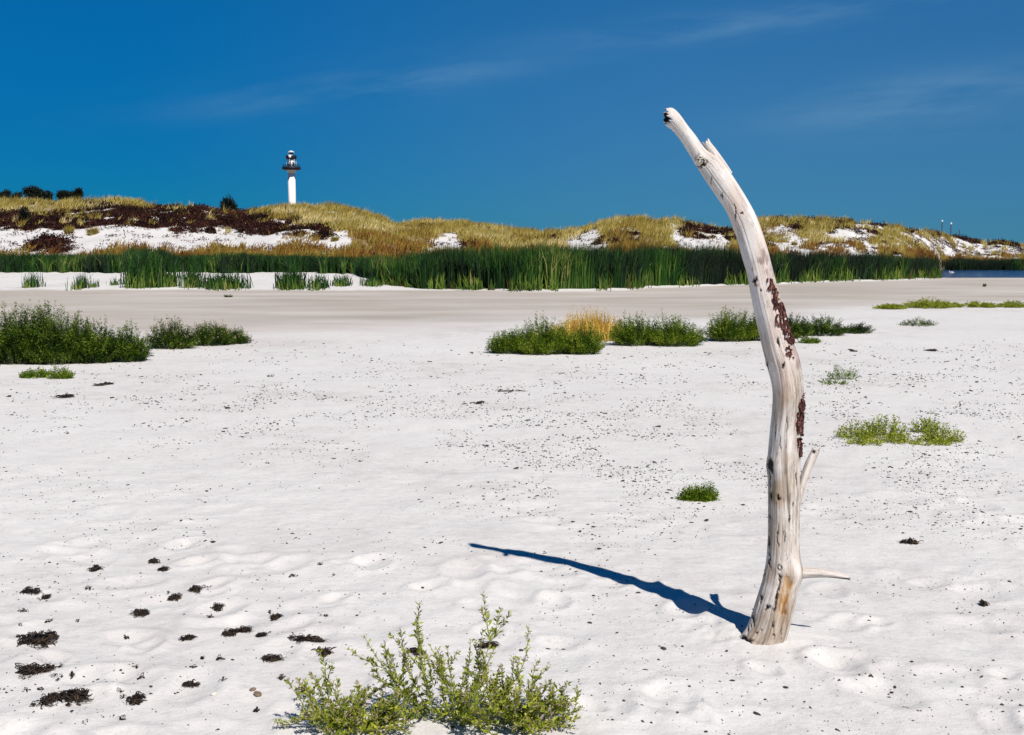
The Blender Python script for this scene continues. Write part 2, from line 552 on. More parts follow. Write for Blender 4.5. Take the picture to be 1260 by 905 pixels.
M['shell'] = plain('shell', (0.62, 0.58, 0.52), 0.5, 0.1, 60.0, 0.1)
M['pine'] = leaf_material('pine_needle', [(0.1, (0.005, 0.009, 0.006)), (0.6, (0.010, 0.017, 0.010)), (1.0, (0.026, 0.032, 0.016))], 0.7, 0.15, 0.0, 0.6, 0.4)
M['trunk'] = plain('trunk_bark', (0.06, 0.04, 0.03), 0.9, 0.3, 4.0, 0.3)
M['concrete'] = plain('white_concrete', (0.80, 0.80, 0.79), 0.6, 0.04, 0.4, 0.05)
M['black_metal'] = plain('black_metal', (0.012, 0.012, 0.022), 0.5, 0.2, 1.0, 0.0)
M['pale_metal_and_shade'] = plain('pale_metal_and_shade', (0.50, 0.54, 0.56), 0.4, 0.1, 1.0, 0.0)
M['dark_glass'] = plain('dark_glass', (0.02, 0.03, 0.05), 0.15, 0.2, 1.0, 0.0, 0.6)
M['old_post'] = plain('old_post', (0.055, 0.04, 0.035), 0.85, 0.3, 6.0, 0.2)
M['feather'] = plain('feather', (0.80, 0.80, 0.80), 0.7, 0.05, 20.0, 0.0)

# ------------------------------------------------------------------ terrain
CREST = np.array([(-400, 252), (-100, 250), (0, 249), (30, 250), (60, 251), (100, 251), (140, 246.5), (165, 247.5), (185, 253), (205, 255), (250, 256), (290, 263),
                  (310, 261), (340, 257), (360, 256), (400, 255), (430, 258), (460, 266), (490, 274), (505, 272), (525, 268), (545, 267),
                  (590, 271), (620, 276), (650, 280), (690, 280), (712, 276), (740, 268), (765, 264), (785, 263), (808, 268), (820, 265),
                  (845, 267), (870, 273), (900, 277), (930, 266), (960, 263), (1000, 265), (1020, 264), (1046, 264), (1052, 268),
                  (1072, 268), (1090, 272), (1110, 276), (1130, 278), (1160, 280), (1180, 285), (1200, 289), (1215, 292), (1230, 289), (1260, 294), (1400, 290), (1700, 285)], float)
# depth where the dune starts, and of its crest
DB = np.array([(-400, 66), (560, 60), (800, 62), (1000, 70), (1110, 78), (1165, 112), (1300, 116), (1700, 120)], float)
DCR = np.array([(-400, 108), (200, 104), (400, 108), (650, 112), (790, 104), (900, 110), (1000, 106), (1100, 112), (1200, 138), (1700, 150)], float)
# where the reed bed starts: depth and height of the ground there
RF = np.array([(-400, 60), (310, 60), (400, 59), (440, 57), (470, 53), (520, 50), (560, 50.5), (600, 48.5), (650, 47.5), (720, 48), (770, 49.5), (800, 52.5), (850, 54),
               (900, 56.5), (950, 57), (1000, 62), (1050, 63.5), (1100, 66), (1140, 69), (1150, 70), (1165, 73), (1172, 109), (1300, 110), (1700, 112)], float)


def ip(tab, px):
    return np.interp(px, tab[:, 0], tab[:, 1])


def column(x, y):
    return IMW / 2 + F / CP * np.asarray(x, float) / np.maximum(np.asarray(y, float), 3.0)


def crest_z(px):
    y = ip(CREST, px) + 8.0
    d = ip(DCR, px)
    _, _, z = on_plane(px, y, d)
    return z


FOOT = [(random.uniform(-3.0, 4.0), random.uniform(3.2, 7.5), random.uniform(0, 6.28), random.uniform(0.07, 0.14), random.uniform(0.008, 0.02)) for _ in range(90)]
FOOT += [(random.uniform(0.2, 2.6), random.uniform(3.7, 5.6), random.uniform(0, 6.28), random.uniform(0.05, 0.10), random.uniform(0.012, 0.028)) for _ in range(34)]
FOOT += [(random.uniform(-2.4, 0.0), random.uniform(3.6, 6.0), random.uniform(0, 6.28), random.uniform(0.05, 0.11), random.uniform(0.010, 0.026)) for _ in range(44)]
FOOT = [f for f in FOOT if math.hypot(f[0] - 1.05, f[1] - 4.72) > 0.42]


def height(x, y):
    x = np.asarray(x, float)
    y = np.asarray(y, float)
    px = np.clip(column(x, y), -520, 1800)
    z = 0.035 * fbm(x / 4.0, y / 4.0, 3) * sstep(y, 60, 30)
    near = sstep(y, 18, 8)
    z = z + near * (0.016 * fbm(x / 0.55, y / 0.55, 5, 3) + 0.007 * fbm(x / 0.16, y / 0.16, 8, 3))
    # sand drifted up around the post
    z = z + 0.014 * np.exp(-(((x - 1.02) / 0.34) ** 2 + ((y - 4.74) / 0.26) ** 2)) + 0.022 * np.exp(-(((x - 1.02) / 0.26) ** 2 + ((y - 4.74) / 0.22) ** 2)) * fbm(x / 0.075, y / 0.075, 12, 3) + 0.010 * np.exp(-(((x - 1.16) / 0.13) ** 2 + ((y - 4.70) / 0.14) ** 2)) - 0.010
    for fx, fy, a, r, dp in FOOT:
        c, s = math.cos(a), math.sin(a)
        sel = (np.abs(x - fx) < 0.6) & (np.abs(y - fy) < 0.6)
        if not np.any(sel):
            continue
        p = ((x - fx) * c + (y - fy) * s) / (r * 1.5)
        q = ((y - fy) * c - (x - fx) * s) / r
        rr = p * p + q * q
        z = z + np.where(sel, 0.78 * dp * (0.55 * np.exp(-((np.sqrt(rr) - 1.25) / 0.35) ** 2) - np.exp(-rr * 1.4)), 0)
    # pale bank on the left, before the reeds
    wl = sstep(px, 570, 430)
    z = z + wl * (0.09 * sstep(y, 48.3, 49.2) + 0.50 * sstep(y, 48.8, 61.0))
    z = z + sstep(px, 540, 620) * sstep(px, 1165, 1140) * 0.10 * sstep(y - ip(RF, px), -1.2, 0.3)
    # pond on the right
    z = z - 0.5 * sstep(px, 1146, 1170) * sstep(y, 72.5, 78) * sstep(y, 113, 109.5)
    # dune
    db, dc = ip(DB, px), ip(DCR, px)
    zc = crest_z(px)
    t = (y - db) / (dc - db)
    tc = np.clip(t, 0, 1)
    shp = 0.5 * tc + 0.5 * np.sin(tc * np.pi / 2)
    shp = shp * sstep(tc, -0.05, 0.12)
    back = sstep(y, dc + 1.0, dc + 32.0)
    zb = wl * 0.0
    dune = shp * (zc - 0.1 - zb)
    dune = dune * (1 - back) + back * 2.4
    hum = fbm(x / 7.0, y / 7.0, 21, 4) * 0.55 * sstep(tc, 0.05, 0.25) * (1 - 0.8 * sstep(tc, 0.75, 1.0)) * (1 - back)
    far = back * 1.0 * fbm(x / 40.0, y / 40.0, 31, 3)
    return z + dune + hum + far


def hit(px, py, near=2.0, far=160.0):
    """first point of the terrain that the photo shows at a pixel"""
    dx, dy, dz = ray(px, py)
    d = np.geomspace(near, far, 1500)
    t = d / dy
    zz = EYE + dz * t
    hh = height(dx * t, d)
    i = int(np.argmax(hh > zz))
    if not np.any(hh > zz):
        i = len(d) - 1
    return float(dx * t[i]), float(d[i]), float(hh[i])


W_POLY = [
    [(-600, 278), (60, 280), (110, 276), (150, 272), (200, 275), (240, 277), (270, 280), (300, 283), (330, 284), (360, 285), (400, 287), (431, 287),
     (434, 297), (420, 300), (400, 298), (380, 293), (345, 294), (330, 299), (300, 298), (285, 294), (262, 295), (245, 301), (235, 306),
     (210, 303), (180, 297), (150, 297), (120, 301), (100, 307), (60, 306), (-600, 304)],
    [(445, 293), (500, 298), (530, 297), (553, 287), (566, 289), (570, 296), (586, 297), (540, 303), (500, 303), (450, 297)],
    [(688, 297), (712, 291), (726, 280), (736, 282), (737, 292), (750, 298), (772, 303), (740, 305), (698, 303)],
    [(820, 270), (830, 275), (838, 285), (845, 290), (870, 290), (895, 291), (902, 303), (850, 303), (835, 301), (828, 290)],
    [(945, 285), (960, 275), (968, 276), (975, 285), (985, 290), (988, 298), (1000, 304), (1003, 311), (975, 311), (950, 301)],
    [(1018, 275), (1030, 275), (1050, 283), (1065, 295), (1075, 300), (1085, 312), (1070, 312), (1050, 308), (1040, 300), (1030, 290)],
    [(1050, 275), (1060, 272), (1072, 276), (1080, 290), (1090, 295), (1075, 293), (1062, 287), (1050, 282)],
    [(1105, 284), (1120, 290), (1140, 300), (1150, 311), (1230, 313), (1900, 312), (1900, 300), (1225, 300), (1200, 292), (1180, 286), (1150, 284), (1130, 287), (1112, 281)],
    [(1100, 298), (1105, 296), (1113, 308), (1108, 313), (1102, 310)],
]
B_POLY = [
    [(-600, 262), (60, 263), (95, 258), (105, 252), (130, 250), (150, 256), (185, 258), (200, 252), (260, 253), (290, 259), (320, 265), (350, 272), (380, 277),
     (405, 284), (400, 290), (360, 285), (330, 284), (300, 282), (260, 279), (240, 281), (200, 277), (165, 273), (130, 271), (100, 277), (60, 279), (-600, 276)],
    [(835, 272), (850, 272), (900, 278), (910, 290), (890, 292), (860, 288), (845, 288), (838, 280)],
    [(1012, 267), (1050, 269), (1046, 277), (1025, 275)],
    [(1070, 271), (1090, 276), (1087, 288), (1072, 280)],
    [(1102, 275), (1160, 278), (1200, 287), (1230, 290), (1900, 292), (1900, 303), (1210, 300), (1190, 291), (1150, 286), (1112, 282)],
    [(28, 296), (60, 291), (72, 295), (86, 300), (70, 307), (30, 308)],
    [(670, 292), (690, 288), (693, 294), (675, 296)],
    [(762, 282), (786, 283), (786, 286), (762, 285)], [(733, 288), (744, 295), (742, 298), (734, 293)],
]


def cover(x, y, z):
    """what grows on the dune at a point: 0 marram, 1 heath, 2 bare sand"""
    px, py = to_px(x, y, z)
    jx = px + 9 * fbm(x / 1.6, y / 1.6, 41, 3) + RNG.normal(0, 1.2, np.shape(px))
    jy = py + 5 * fbm(x / 1.6, y / 1.6, 47, 3) + RNG.normal(0, 0.9, np.shape(px))
    k = np.zeros(np.shape(px), int)
    up = 760.0 / np.maximum(y, 20.0)          # room for what stands in front of a bare patch
    for p in W_POLY:
        k[inside(jx, jy, p) | inside(jx, jy - up, p)] = 2
    for p in B_POLY:
        s = inside(jx, jy, p) | inside(jx, jy - up * 0.5, p)
        gap = fbm(x / 0.9, y / 1.6, 53, 4) > np.where(jx < 600, 0.07, 0.0)
        k[s & ~gap] = 1
        k[s & gap] = 2
        k[s & (fbm(x / 0.8, y / 1.2, 55, 3) > 0.42)] = 0
    mix = sstep(px, 900, 960)
    n1 = fbm(x / 1.3, y / 2.2, 57, 4)
    n2 = fbm(x / 1.1, y / 1.6, 59, 4)
    k[(k == 0) & (n1 > 0.42 - 0.20 * mix) & (y > ip(DB, np.clip(px, -400, 1700)) + 9)] = 2
    k[(k == 0) & (n2 > 0.48 - 0.15 * mix)] = 1
    k[(k == 2) & (n2 < -0.30) & (px > 930)] = 0
    return k


def build_ground():
    rows = np.concatenate([np.linspace(-600, 2.4, 40), np.arange(2.5, 8.5, 0.022), 8.5 * 1.012 ** np.arange(0, 146),
                           np.arange(48.0, 152.0, 0.45), np.geomspace(153, 12000, 60)])
    u = np.concatenate([np.linspace(-3.5, -0.62, 60), np.linspace(-0.61, 0.61, 620), np.linspace(0.62, 3.5, 60)])
    W = np.sqrt(np.maximum(rows, 0) ** 2 + 9.0)
    X = u[None] * W[:, None]
    Y = np.repeat(rows[:, None], len(u), 1)
    Z = height(X, Y)
    nr, nc = X.shape
    V = np.stack([X, Y, Z], -1).reshape(-1, 3)
    i = np.arange(nr - 1)[:, None] * nc
    j = np.arange(nc - 1)[None]
    Q = np.stack([i + j, i + j + 1, i + nc + j + 1, i + nc + j], -1).reshape(-1, 4)
    me = mesh_np('sand', V, Q, smooth=True)
    x, y = V[:, 0], V[:, 1]
    px = column(x, y)
    near_edge = np.interp(px, [0, 300, 600, 900, 1100, 1300], [19.0, 20.5, 23.0, 27.0, 33.0, 36.0])
    nz = fbm(x / 6.0, y / 3.0, 61, 4)
    damp = sstep(y + 3.2 * nz, near_edge - 1.5, near_edge + 7.0)
    far_edge = np.where(px < 560, 48.6, ip(RF, px) - 0.8) + 0.35 * fbm(x / 1.3, y / 1.3, 63, 3)
    damp = damp * sstep(y, far_edge + 0.25, far_edge - 0.35)
    attr(me, 'damp', damp)
    lit = sstep(y, ip(DB, px), ip(DB, px) + 2.0)
    sel = (lit > 0) & (y < 160)
    k = np.full(len(x), 2)
    k[sel] = cover(x[sel], y[sel], V[sel, 2])
    attr(me, 'litter', np.where(k == 2, 0, lit) * 0.85 * (y < 160) + (y >= 160) * 0.8)
    link('sand', me, M['sand'], kind='structure')


build_ground()


def build_water():
    # irregular shore: the sheet lies below the sand and shows where the sand dips under it
    b = Bag()
    nx, ny = 30, 30
    xs = np.linspace(26, 110, nx)
    ys = np.linspace(70, 116, ny)
    X, Y = np.meshgrid(xs, ys)
    V = np.stack([X, Y, np.full_like(X, -0.12)], -1).reshape(-1, 3)
    i = np.arange(ny - 1)[:, None] * nx
    j = np.arange(nx - 1)[None]
    b.add(V, np.stack([i + j, i + j + 1, i + nx + j + 1, i + nx + j], -1).reshape(-1, 4))
    link('water', b.mesh('water'), M['water'], kind='structure')


build_water()


# ------------------------------------------------------------------ dune vegetation (masses nobody could count)
def build_dune_cover():
    n = 400000
    pxs = np.where(RNG.random(n) < 0.80, RNG.uniform(-110, 1370, n), np.where(RNG.random(n) < 0.5, RNG.uniform(-520, -110, n), RNG.uniform(1370, 1800, n)))
    y = RNG.uniform(58, 150, n)
    db, dc = ip(DB, pxs), ip(DCR, pxs)
    y = db - 3 + (dc + 5 - db) * RNG.random(n) ** 0.9
    x = (pxs - IMW / 2) / (F / CP) * y
    z = height(x, y)
    k = cover(x, y, z)
    ok = (y > ip(RF, pxs) + 5.0) & (z > 0.15)
    # the mass of grass thins out to tufts
    clump = fbm(x / 0.9, y / 0.9, 71, 3)
    t = (y - db) / (dc - db) + 0.10 * fbm(x / 5.0, y / 5.0, 73, 3)
    for nm, mt, g, lab in (('dune_grass', 'marram', ok & (k == 0) & (clump > -0.16) & (t > 0.36), 'golden marram grass covering the dunes behind the reeds'),
                           ('belt_grass', 'belt', ok & (k == 0) & (clump > -0.25) & (t <= 0.36), 'orange brown grass belt at the foot of the dunes just behind the reeds')):
        bg = Bag()
        N = g.sum()
        P = np.stack([x, y, z - 0.03], 1)[g]
        h = RNG.uniform(0.28, 0.74, N) * (0.78 + 0.95 * np.clip(clump[g], -0.5, 0.8))
        lean = RNG.normal(0, 0.22, (N, 2)) + [0.16, 0.05]
        blades(bg, P, h, RNG.uniform(0.025, 0.06, N), lean * h[:, None] * 1.4)
        link(nm, bg.mesh(nm), M[mt], kind='stuff', label=lab)
    s = ok & (k == 1)
    P = np.stack([x, y, z], 1)[s]
    P = np.repeat(P, 7, 0)
    N = len(P)
    d = RNG.normal(size=(N, 3))
    d[:, 2] = np.abs(d[:, 2]) * 0.8
    d /= np.linalg.norm(d, axis=1)[:, None]
    hv = 0.35 + 1.9 * np.clip(fbm(P[:, 0] / 1.4, P[:, 1] / 1.4, 77, 3) + 0.15, 0, 0.8)
    P = P + d * (RNG.uniform(0.0, 0.34, N) * hv)[:, None] * np.array([1.1, 1.1, 1.0])
    bh = Bag()
    leaves(bh, P, d, RNG.uniform(0.08, 0.22, N), RNG.uniform(0.05, 0.11, N))
    link('heath', bh.mesh('heath'), M['heath'], kind='stuff', label='dark reddish brown heath along the upper dune slope')
    # loose dark litter and small tufts on the bare slopes
    s = ok & (k == 2) & (fbm(x / 0.8, y / 0.8, 83, 3) > 0.18) & (RNG.random(n) < np.where(pxs > 1000, 0.55, 0.15))
    P = np.repeat(np.stack([x, y, z], 1)[s], 3, 0)
    N = len(P)
    d = RNG.normal(size=(N, 3))
    d[:, 2] = np.abs(d[:, 2])
    d /= np.linalg.norm(d, axis=1)[:, None]
    bl = Bag()
    leaves(bl, P + d * 0.05, d, RNG.uniform(0.08, 0.22, N), RNG.uniform(0.03, 0.07, N))
    link('dune_litter', bl.mesh('dune_litter'), M['heath'], kind='stuff', label='dark sparse litter and low shoots on the bare white dune slopes')


build_dune_cover()

RT = np.array([(-400, 312), (150, 312), (160, 305), (195, 306), (215, 312), (300, 312), (380, 314), (430, 316), (500, 313), (540, 308), (600, 305.5), (660, 303),
               (720, 303), (750, 306), (800, 305), (850, 303), (900, 305), (950, 309), (1000, 311), (1050, 312), (1100, 314), (1150, 316), (1200, 318), (1700, 318)], float)


def reed_height(pxs, y, z):
    top = ip(RT, pxs)
    _, _, zt = on_plane(pxs, top, y)
    return np.maximum(zt - z, 0.35)


def build_reeds():
    n = 130000
    pxs = np.where(RNG.random(n) < 0.80, RNG.uniform(-110, 1370, n), np.where(RNG.random(n) < 0.5, RNG.uniform(-520, -110, n), RNG.uniform(1370, 1800, n)))
    f = ip(RF, pxs)
    y = f + 6.0 * RNG.random(n) ** 1.5 + 2.2 * fbm(pxs / 11.0, pxs * 0, 92, 3) * (pxs < 470) + 0.4 * fbm(pxs / 14.0, pxs * 0, 91, 3)
    x = (pxs - IMW / 2) / (F / CP) * y
    z = height(x, y)
    bk = pxs > 1075
    far = bk & (RNG.random(n) < 0.35) & (pxs > 1128) & (pxs < 1190)
    y = np.where(far, RNG.uniform(109.8, 114.0, n), y)
    x = (pxs - IMW / 2) / (F / CP) * y
    z = height(x, y)
    tuft = fbm(x / 0.6, y / 0.6, 93, 3)
    ok = ((tuft > -0.28) & ~((pxs > 1156) & (pxs < 1172)) & ~far) | (far & (z < 0.45))
    h = reed_height(pxs, y, z) * (0.60 + 0.48 * RNG.random(n) ** 0.8) * (1.0 + 0.30 * fbm(x / 0.7, y / 0.7, 95, 3))
    dark = fbm(x / 2.5, y / 2.5, 97, 3) + 0.55 * sstep(pxs, 760, 960) - 0.2 + RNG.normal(0, 0.22, n) > 0.0
    for nm, mt, sel, lab in (('reed_bed', 'reed', ok & ~dark, 'green reed bed standing along the far edge of the sand flat'),
                             ('reed_thicket', 'reed_dark', ok & dark, 'darkest dense reeds within the far reed belt')):
        b = Bag()
        N = sel.sum()
        blades(b, np.stack([x, y, z - 0.05], 1)[sel], h[sel], RNG.uniform(0.018, 0.050, N), RNG.normal(0, 0.13, (N, 2)) * np.where(RNG.random(N) < 0.12, 3.0, 1.0)[:, None] + [0.04, 0], curl=0.2)
        link(nm, b.mesh(nm), M[mt], kind='stuff', label=lab)
    # dry and yellow-green short growth at the foot of the bed
    n = 7500
    pxs = RNG.uniform(470, 1160, n)
    y = ip(RF, pxs) + RNG.normal(0.1, 0.45, n) + 0.4 * fbm(pxs / 14.0, pxs * 0, 91, 3)
    x = (pxs - IMW / 2) / (F / CP) * y
    z = height(x, y)
    ok = fbm(x / 0.8, y / 0.8, 99, 3) > -0.08
    b = Bag()
    blades(b, np.stack([x, y, z - 0.03], 1)[ok], RNG.uniform(0.12, 1.05, ok.sum()) * RNG.random(ok.sum()) ** 0.6, RNG.uniform(0.03, 0.06, ok.sum()), RNG.normal(0, 0.12, (ok.sum(), 2)))
    link('reed_edge', b.mesh('reed_edge'), M['reed_dry'], kind='stuff', label='short yellow and brown shoots along the foot of the reeds')


build_reeds()


def reed_clump(px0, base_py, top_py, wpx, n, label, dry=0.30):
    x0, y0, z0 = hit(px0, base_py, 40, 70)
    half = wpx / 2 / F * y0
    _, _, zt = on_plane(px0, top_py, y0)
    H = float(zt - z0)
    root = empty('reed_clump', (x0, y0, z0), label, 'reeds', 'reed clumps on the pale sand bank')
    n = int(n * 2.4)
    for nm, mt, cnt, sc in (('stalks', 'reed', int(n * (1 - dry)), 1.0), ('dry_shoots', 'reed_dry', max(4, int(n * dry)), 0.62)):
        ax = RNG.normal(0, 0.58, cnt).clip(-1.4, 1.4) * half
        ay = RNG.normal(0, 0.35, cnt)
        az = height(x0 + ax, y0 + ay) - z0 - 0.03
        h = H * sc * RNG.uniform(0.3, 1.08, cnt)
        b = Bag()
        blades(b, np.stack([ax, ay, az], 1), h, RNG.uniform(0.018, 0.045, cnt), RNG.normal(0, 0.20, (cnt, 2)) * h[:, None])
        link(nm, b.mesh(nm), M[mt], root)


for a in [
    (40, 354, 331, 16, 40, 'sparse reed clump nearest the left edge of the pale sand bank'),
    (99, 355, 333, 16, 55, 'bright green fan of reeds alone on the pale sand bank, second from the left'),
    (116, 354, 341, 8, 14, 'small thin reed tuft just right of the bright green fan of reeds'),
    (142, 351, 337, 12, 22, 'low wispy reeds on the bank just left of the tallest dark reed clump'),
    (177, 354, 302, 36, 330, 'tallest dark reed clump on the sand bank, with reddish dry foot'),
    (207, 353, 322, 22, 120, 'dark reed clump joined to the right side of the tallest clump'),
    (237, 354, 322, 18, 110, 'narrow dark reed clump standing between two bare gaps of the bank'),
    (276, 355, 331, 46, 230, 'broad green reed clump with yellow foot, left of the bare white gap under the lighthouse'),
    (256, 354, 338, 12, 30, 'small yellow-green reed tuft at the left foot of the broad green clump'),
    (358, 355, 326, 30, 190, 'dark reed clump directly below the lighthouse on the bank'),
    (391, 355, 335, 22, 90, 'green reed clump with yellow foot just right of the one below the lighthouse'),
    (421, 352, 336, 20, 80, 'reed clump between the lighthouse clumps and the long reed bed'),
    (458, 352, 338, 22, 90, 'yellow-green reed clump at the left end of the long reed bed'),
    (498, 351, 336, 26, 130, 'dark spreading reed clump standing out before the long reed bed'),
]:
    reed_clump(*a)


# ------------------------------------------------------------------ lighthouse
def build_lighthouse():
    D = 540.0
    X0 = float(on_plane(359.5, 250, D)[0])
    zz = lambda py: float(on_plane(359.5, py, D)[2])
    w = lambda px: px / F * D / CP
    zb = float(height(np.array([X0]), np.array([D]))[0])
    root = empty('lighthouse', (X0, D, zb), 'slender white lighthouse with a black gallery rising behind the golden dune', 'lighthouse')
    org = (X0, D, zb)

    def part(name, mat, fn, parent=root, smooth=False):
        b = Bag()
        fn(b)
        return link(name, b.mesh(name, smooth, org), M[mat], parent)
    part('shaft', 'concrete', lambda b: prism(b, X0, D, [zb - 1, zz(212.5)], [w(4.9), w(4.45)], 6, 0.3))
    part('collar', 'pale_metal_and_shade', lambda b: prism(b, X0, D, [zz(213), zz(210), zz(209)], [w(4.75), w(5.2), w(7)], 24))  # the collar's grey paints in the shade under the gallery

    def rail(b, r, z0, z1, n):
        for a in np.arange(n) * 2 * np.pi / n:
            tube(b, [(X0 + r * math.cos(a), D + r * math.sin(a), z0), (X0 + r * math.cos(a), D + r * math.sin(a), z1)], 0.05, 4)
        th = np.linspace(0, 2 * np.pi, 40)
        for zq in (z1, (z0 + z1) / 2):
            tube(b, np.stack([X0 + r * np.cos(th), D + r * np.sin(th), np.full(40, zq)], 1), 0.06, 4, False)
    gal = part('gallery', 'black_metal', lambda b: prism(b, X0, D, [zz(209.6), zz(208.9), zz(206.2), zz(205.9)], [w(8), w(11.2), w(11.2), w(10.8)], 32))
    part('railing', 'black_metal', lambda b: rail(b, w(10.2), zz(205.9), zz(203.2), 20), gal)
    room = part('lantern_room', 'concrete', lambda b: prism(b, X0, D, [zz(205.9), zz(196)], [w(4.5), w(4.3)], 12))

    def doors(b):
        for a, hh in ((-1.75, 1.0), (-0.9, 0.6), (-2.5, 0.6), (0.6, 0.6), (2.0, 0.6)):
            r = w(4.48)
            c, s = math.cos(a), math.sin(a)
            ww = 0.42
            za, zb2 = zz(204.8), zz(204.8) + (zz(197) - zz(204.8)) * hh
            V = []
            for rr in (r - 0.3, r + 0.06):
                for dx2, zq in ((-ww, za), (ww, za), (ww, zb2), (-ww, zb2)):
                    V.append((X0 + c * rr - s * dx2, D + s * rr + c * dx2, zq))
            b.add(V, [(4, 5, 6, 7), (0, 3, 2, 1), (0, 1, 5, 4), (1, 2, 6, 5), (2, 3, 7, 6), (3, 0, 4, 7)])
    part('window', 'dark_glass', doors, room)

    def struts(b):
        for a in np.arange(6) * np.pi / 3 + 0.35:
            tube(b, [(X0 + w(6) * math.cos(a), D + w(6) * math.sin(a), zz(205.9)), (X0 + w(5.4) * math.cos(a), D + w(5.4) * math.sin(a), zz(196))], 0.14, 5)
    part('strut', 'pale_metal_and_shade', struts)
    ug = part('upper_gallery', 'black_metal', lambda b: prism(b, X0, D, [zz(196.2), zz(195.3), zz(192), zz(191.6)], [w(5), w(6.5), w(6.5), w(6.1)], 24))
    part('light_panel', 'concrete', lambda b: prism(b, X0 - 0.1, D - w(3.7), [zz(195.2), zz(191.4)], [w(3.0), w(3.0)], 16), ug)
    part('lamp_housing', 'dark_glass', lambda b: prism(b, X0, D, [zz(191.6), zz(187.6)], [w(2.2), w(2.2)], 16))
    part('roof', 'pale_metal_and_shade', lambda b: prism(b, X0, D, [zz(188), zz(187.4), zz(186.2), zz(185.4)], [w(4.2), w(4.1), w(2.3), w(0.4)], 24))


build_lighthouse()


# ------------------------------------------------------------------ trees and shrubs on the skyline
def pine(px0, top_py, wpx, D, label, bushy=False):
    x0 = float(on_plane(px0, 250, D)[0])
    z0 = float(height(np.array([x0]), np.array([D]))[0])
    zt = float(on_plane(px0, top_py, D)[2])
    H = zt - z0
    half = wpx * 0.72 / F * D
    root = empty('pine_tree', (x0, D, z0), label, 'tree', 'wind-worn pines on the left skyline')
    b = Bag()
    kz = np.linspace(0, H * 0.93, 8)
    tube(b, np.stack([0.05 * H * np.sin(kz / H * 2), 0 * kz, kz - 0.1], 1), np.linspace(0.12, 0.02, 8), 7)
    N = 5200
    nb = 34
    bz = RNG.uniform(0.35, 0.97, nb)
    ba = RNG.uniform(0, 6.28, nb)
    for a, q in zip(ba, bz):
        L = half * (1.15 - 0.75 * (q - 0.35) / 0.65) * RNG.uniform(0.6, 1.05)
        st = np.array([0, 0, q * H])
        en = st + [L * math.cos(a), L * math.sin(a), 0.10 * H]
        tube(b, [st, (st + en) / 2 + [0, 0, 0.02 * H], en], [0.04, 0.03, 0.01], 4)
    link('trunk', b.mesh('trunk', True), M['trunk'], root)
    c = Bag()
    for a, q in zip(ba, bz):
        L = half * (1.15 - 0.75 * (q - 0.35) / 0.65)
        m = N // nb
        s = RNG.uniform(0.25, 1.0, m)
        P = np.stack([L * s * math.cos(a), L * s * math.sin(a), q * H + 0.1 * H * s], 1) + RNG.normal(0, [0.15, 0.15, 0.11], (m, 3)) * half * 0.9
        d = RNG.normal(size=(m, 3)) + [0, 0, 0.8]
        d /= np.linalg.norm(d, axis=1)[:, None]
        leaves(c, P, d, RNG.uniform(0.14, 0.32, m), RNG.uniform(0.05, 0.11, m))
    link('crown', c.mesh('crown'), M['pine'], root)


for a in [(4, 239, 20, 128, 'dark pine at the far left end of the skyline'),
          (20, 238.5, 16, 126, 'dark pine at the left of the skyline, left of the tallest one'),
          (40, 234.5, 22, 125, 'tallest dark pine on the left skyline'),
          (51, 237, 12, 127, 'small dark pine close against the right of the tallest skyline pine'),
          (61, 240, 10, 128, 'lowest dark pine in the gap between the two clumps on the skyline'),
          (78, 239.5, 16, 125, 'left pine of the right-hand clump on the skyline'),
          (88, 239, 12, 127, 'middle pine of the right-hand clump on the skyline'),
          (96, 236.5, 11, 126, 'rightmost pine of the skyline clumps, with an upright tip')]:
    pine(*a)


def leaf_ball(name, px0, base_py, wpx, hpx, label, mat, n, leaf=(0.08, 0.2), D=None, group=None, cat='shrub'):
    """round shrub far off: foliage over a few stems"""
    if D is None:
        x0, y0, z0 = hit(px0, base_py, 55, 150)
    else:
        x0, y0 = float(on_plane(px0, base_py, D)[0]), D
        z0 = float(height(np.array([x0]), np.array([y0]))[0])
    a = wpx / 2 / F * y0
    H = float(on_plane(px0, base_py - hpx, y0)[2]) - z0
    root = empty(name, (x0, y0, z0), label, cat, group)
    d = RNG.normal(size=(n, 3))
    d[:, 2] = np.abs(d[:, 2])
    d /= np.linalg.norm(d, axis=1)[:, None]
    r = RNG.uniform(0.35, 1.0, n) ** 0.6 * (1 + 0.25 * fbm(d[:, 0] * 3, d[:, 1] * 3 + d[:, 2], 5, 2))
    P = d * r[:, None] * np.array([a, a * 0.8, H])
    dd = d + RNG.normal(0, 0.5, (n, 3))
    dd /= np.linalg.norm(dd, axis=1)[:, None]
    c = Bag()
    leaves(c, P, dd, RNG.uniform(*leaf, n), RNG.uniform(leaf[0] * 0.4, leaf[1] * 0.45, n))
    link('foliage', c.mesh('foliage'), M[mat], root)
    b = Bag()
    for q in range(7):
        v = np.array([math.cos(q) * a * 0.6, math.sin(q) * a * 0.5, H * 0.75])
        tube(b, [(0, 0, -0.05), v * [0.4, 0.4, 0.5], v], [0.03, 0.02, 0.008], 4)
    link('stems', b.mesh('stems'), M['twig'], root)


leaf_ball('round_shrub', 281, 264, 22, 20.5, 'round near-black shrub alone on the dune crest left of the lighthouse', 'pine', 2600, (0.1, 0.24), D=105)
leaf_ball('dark_shrub', 30, 277, 13, 20, 'tall dark shrub at the left end of the heath band', 'pine', 1500, (0.1, 0.22))
leaf_ball('heath_clump', 259, 287, 13, 7, 'small dark clump lying alone on the white slope below the round shrub', 'heath', 700)
leaf_ball('low_bush', 352.5, 256, 4, 4.5, 'tiny dark bush at the foot of the lighthouse on the dune crest', 'pine', 300, D=107)


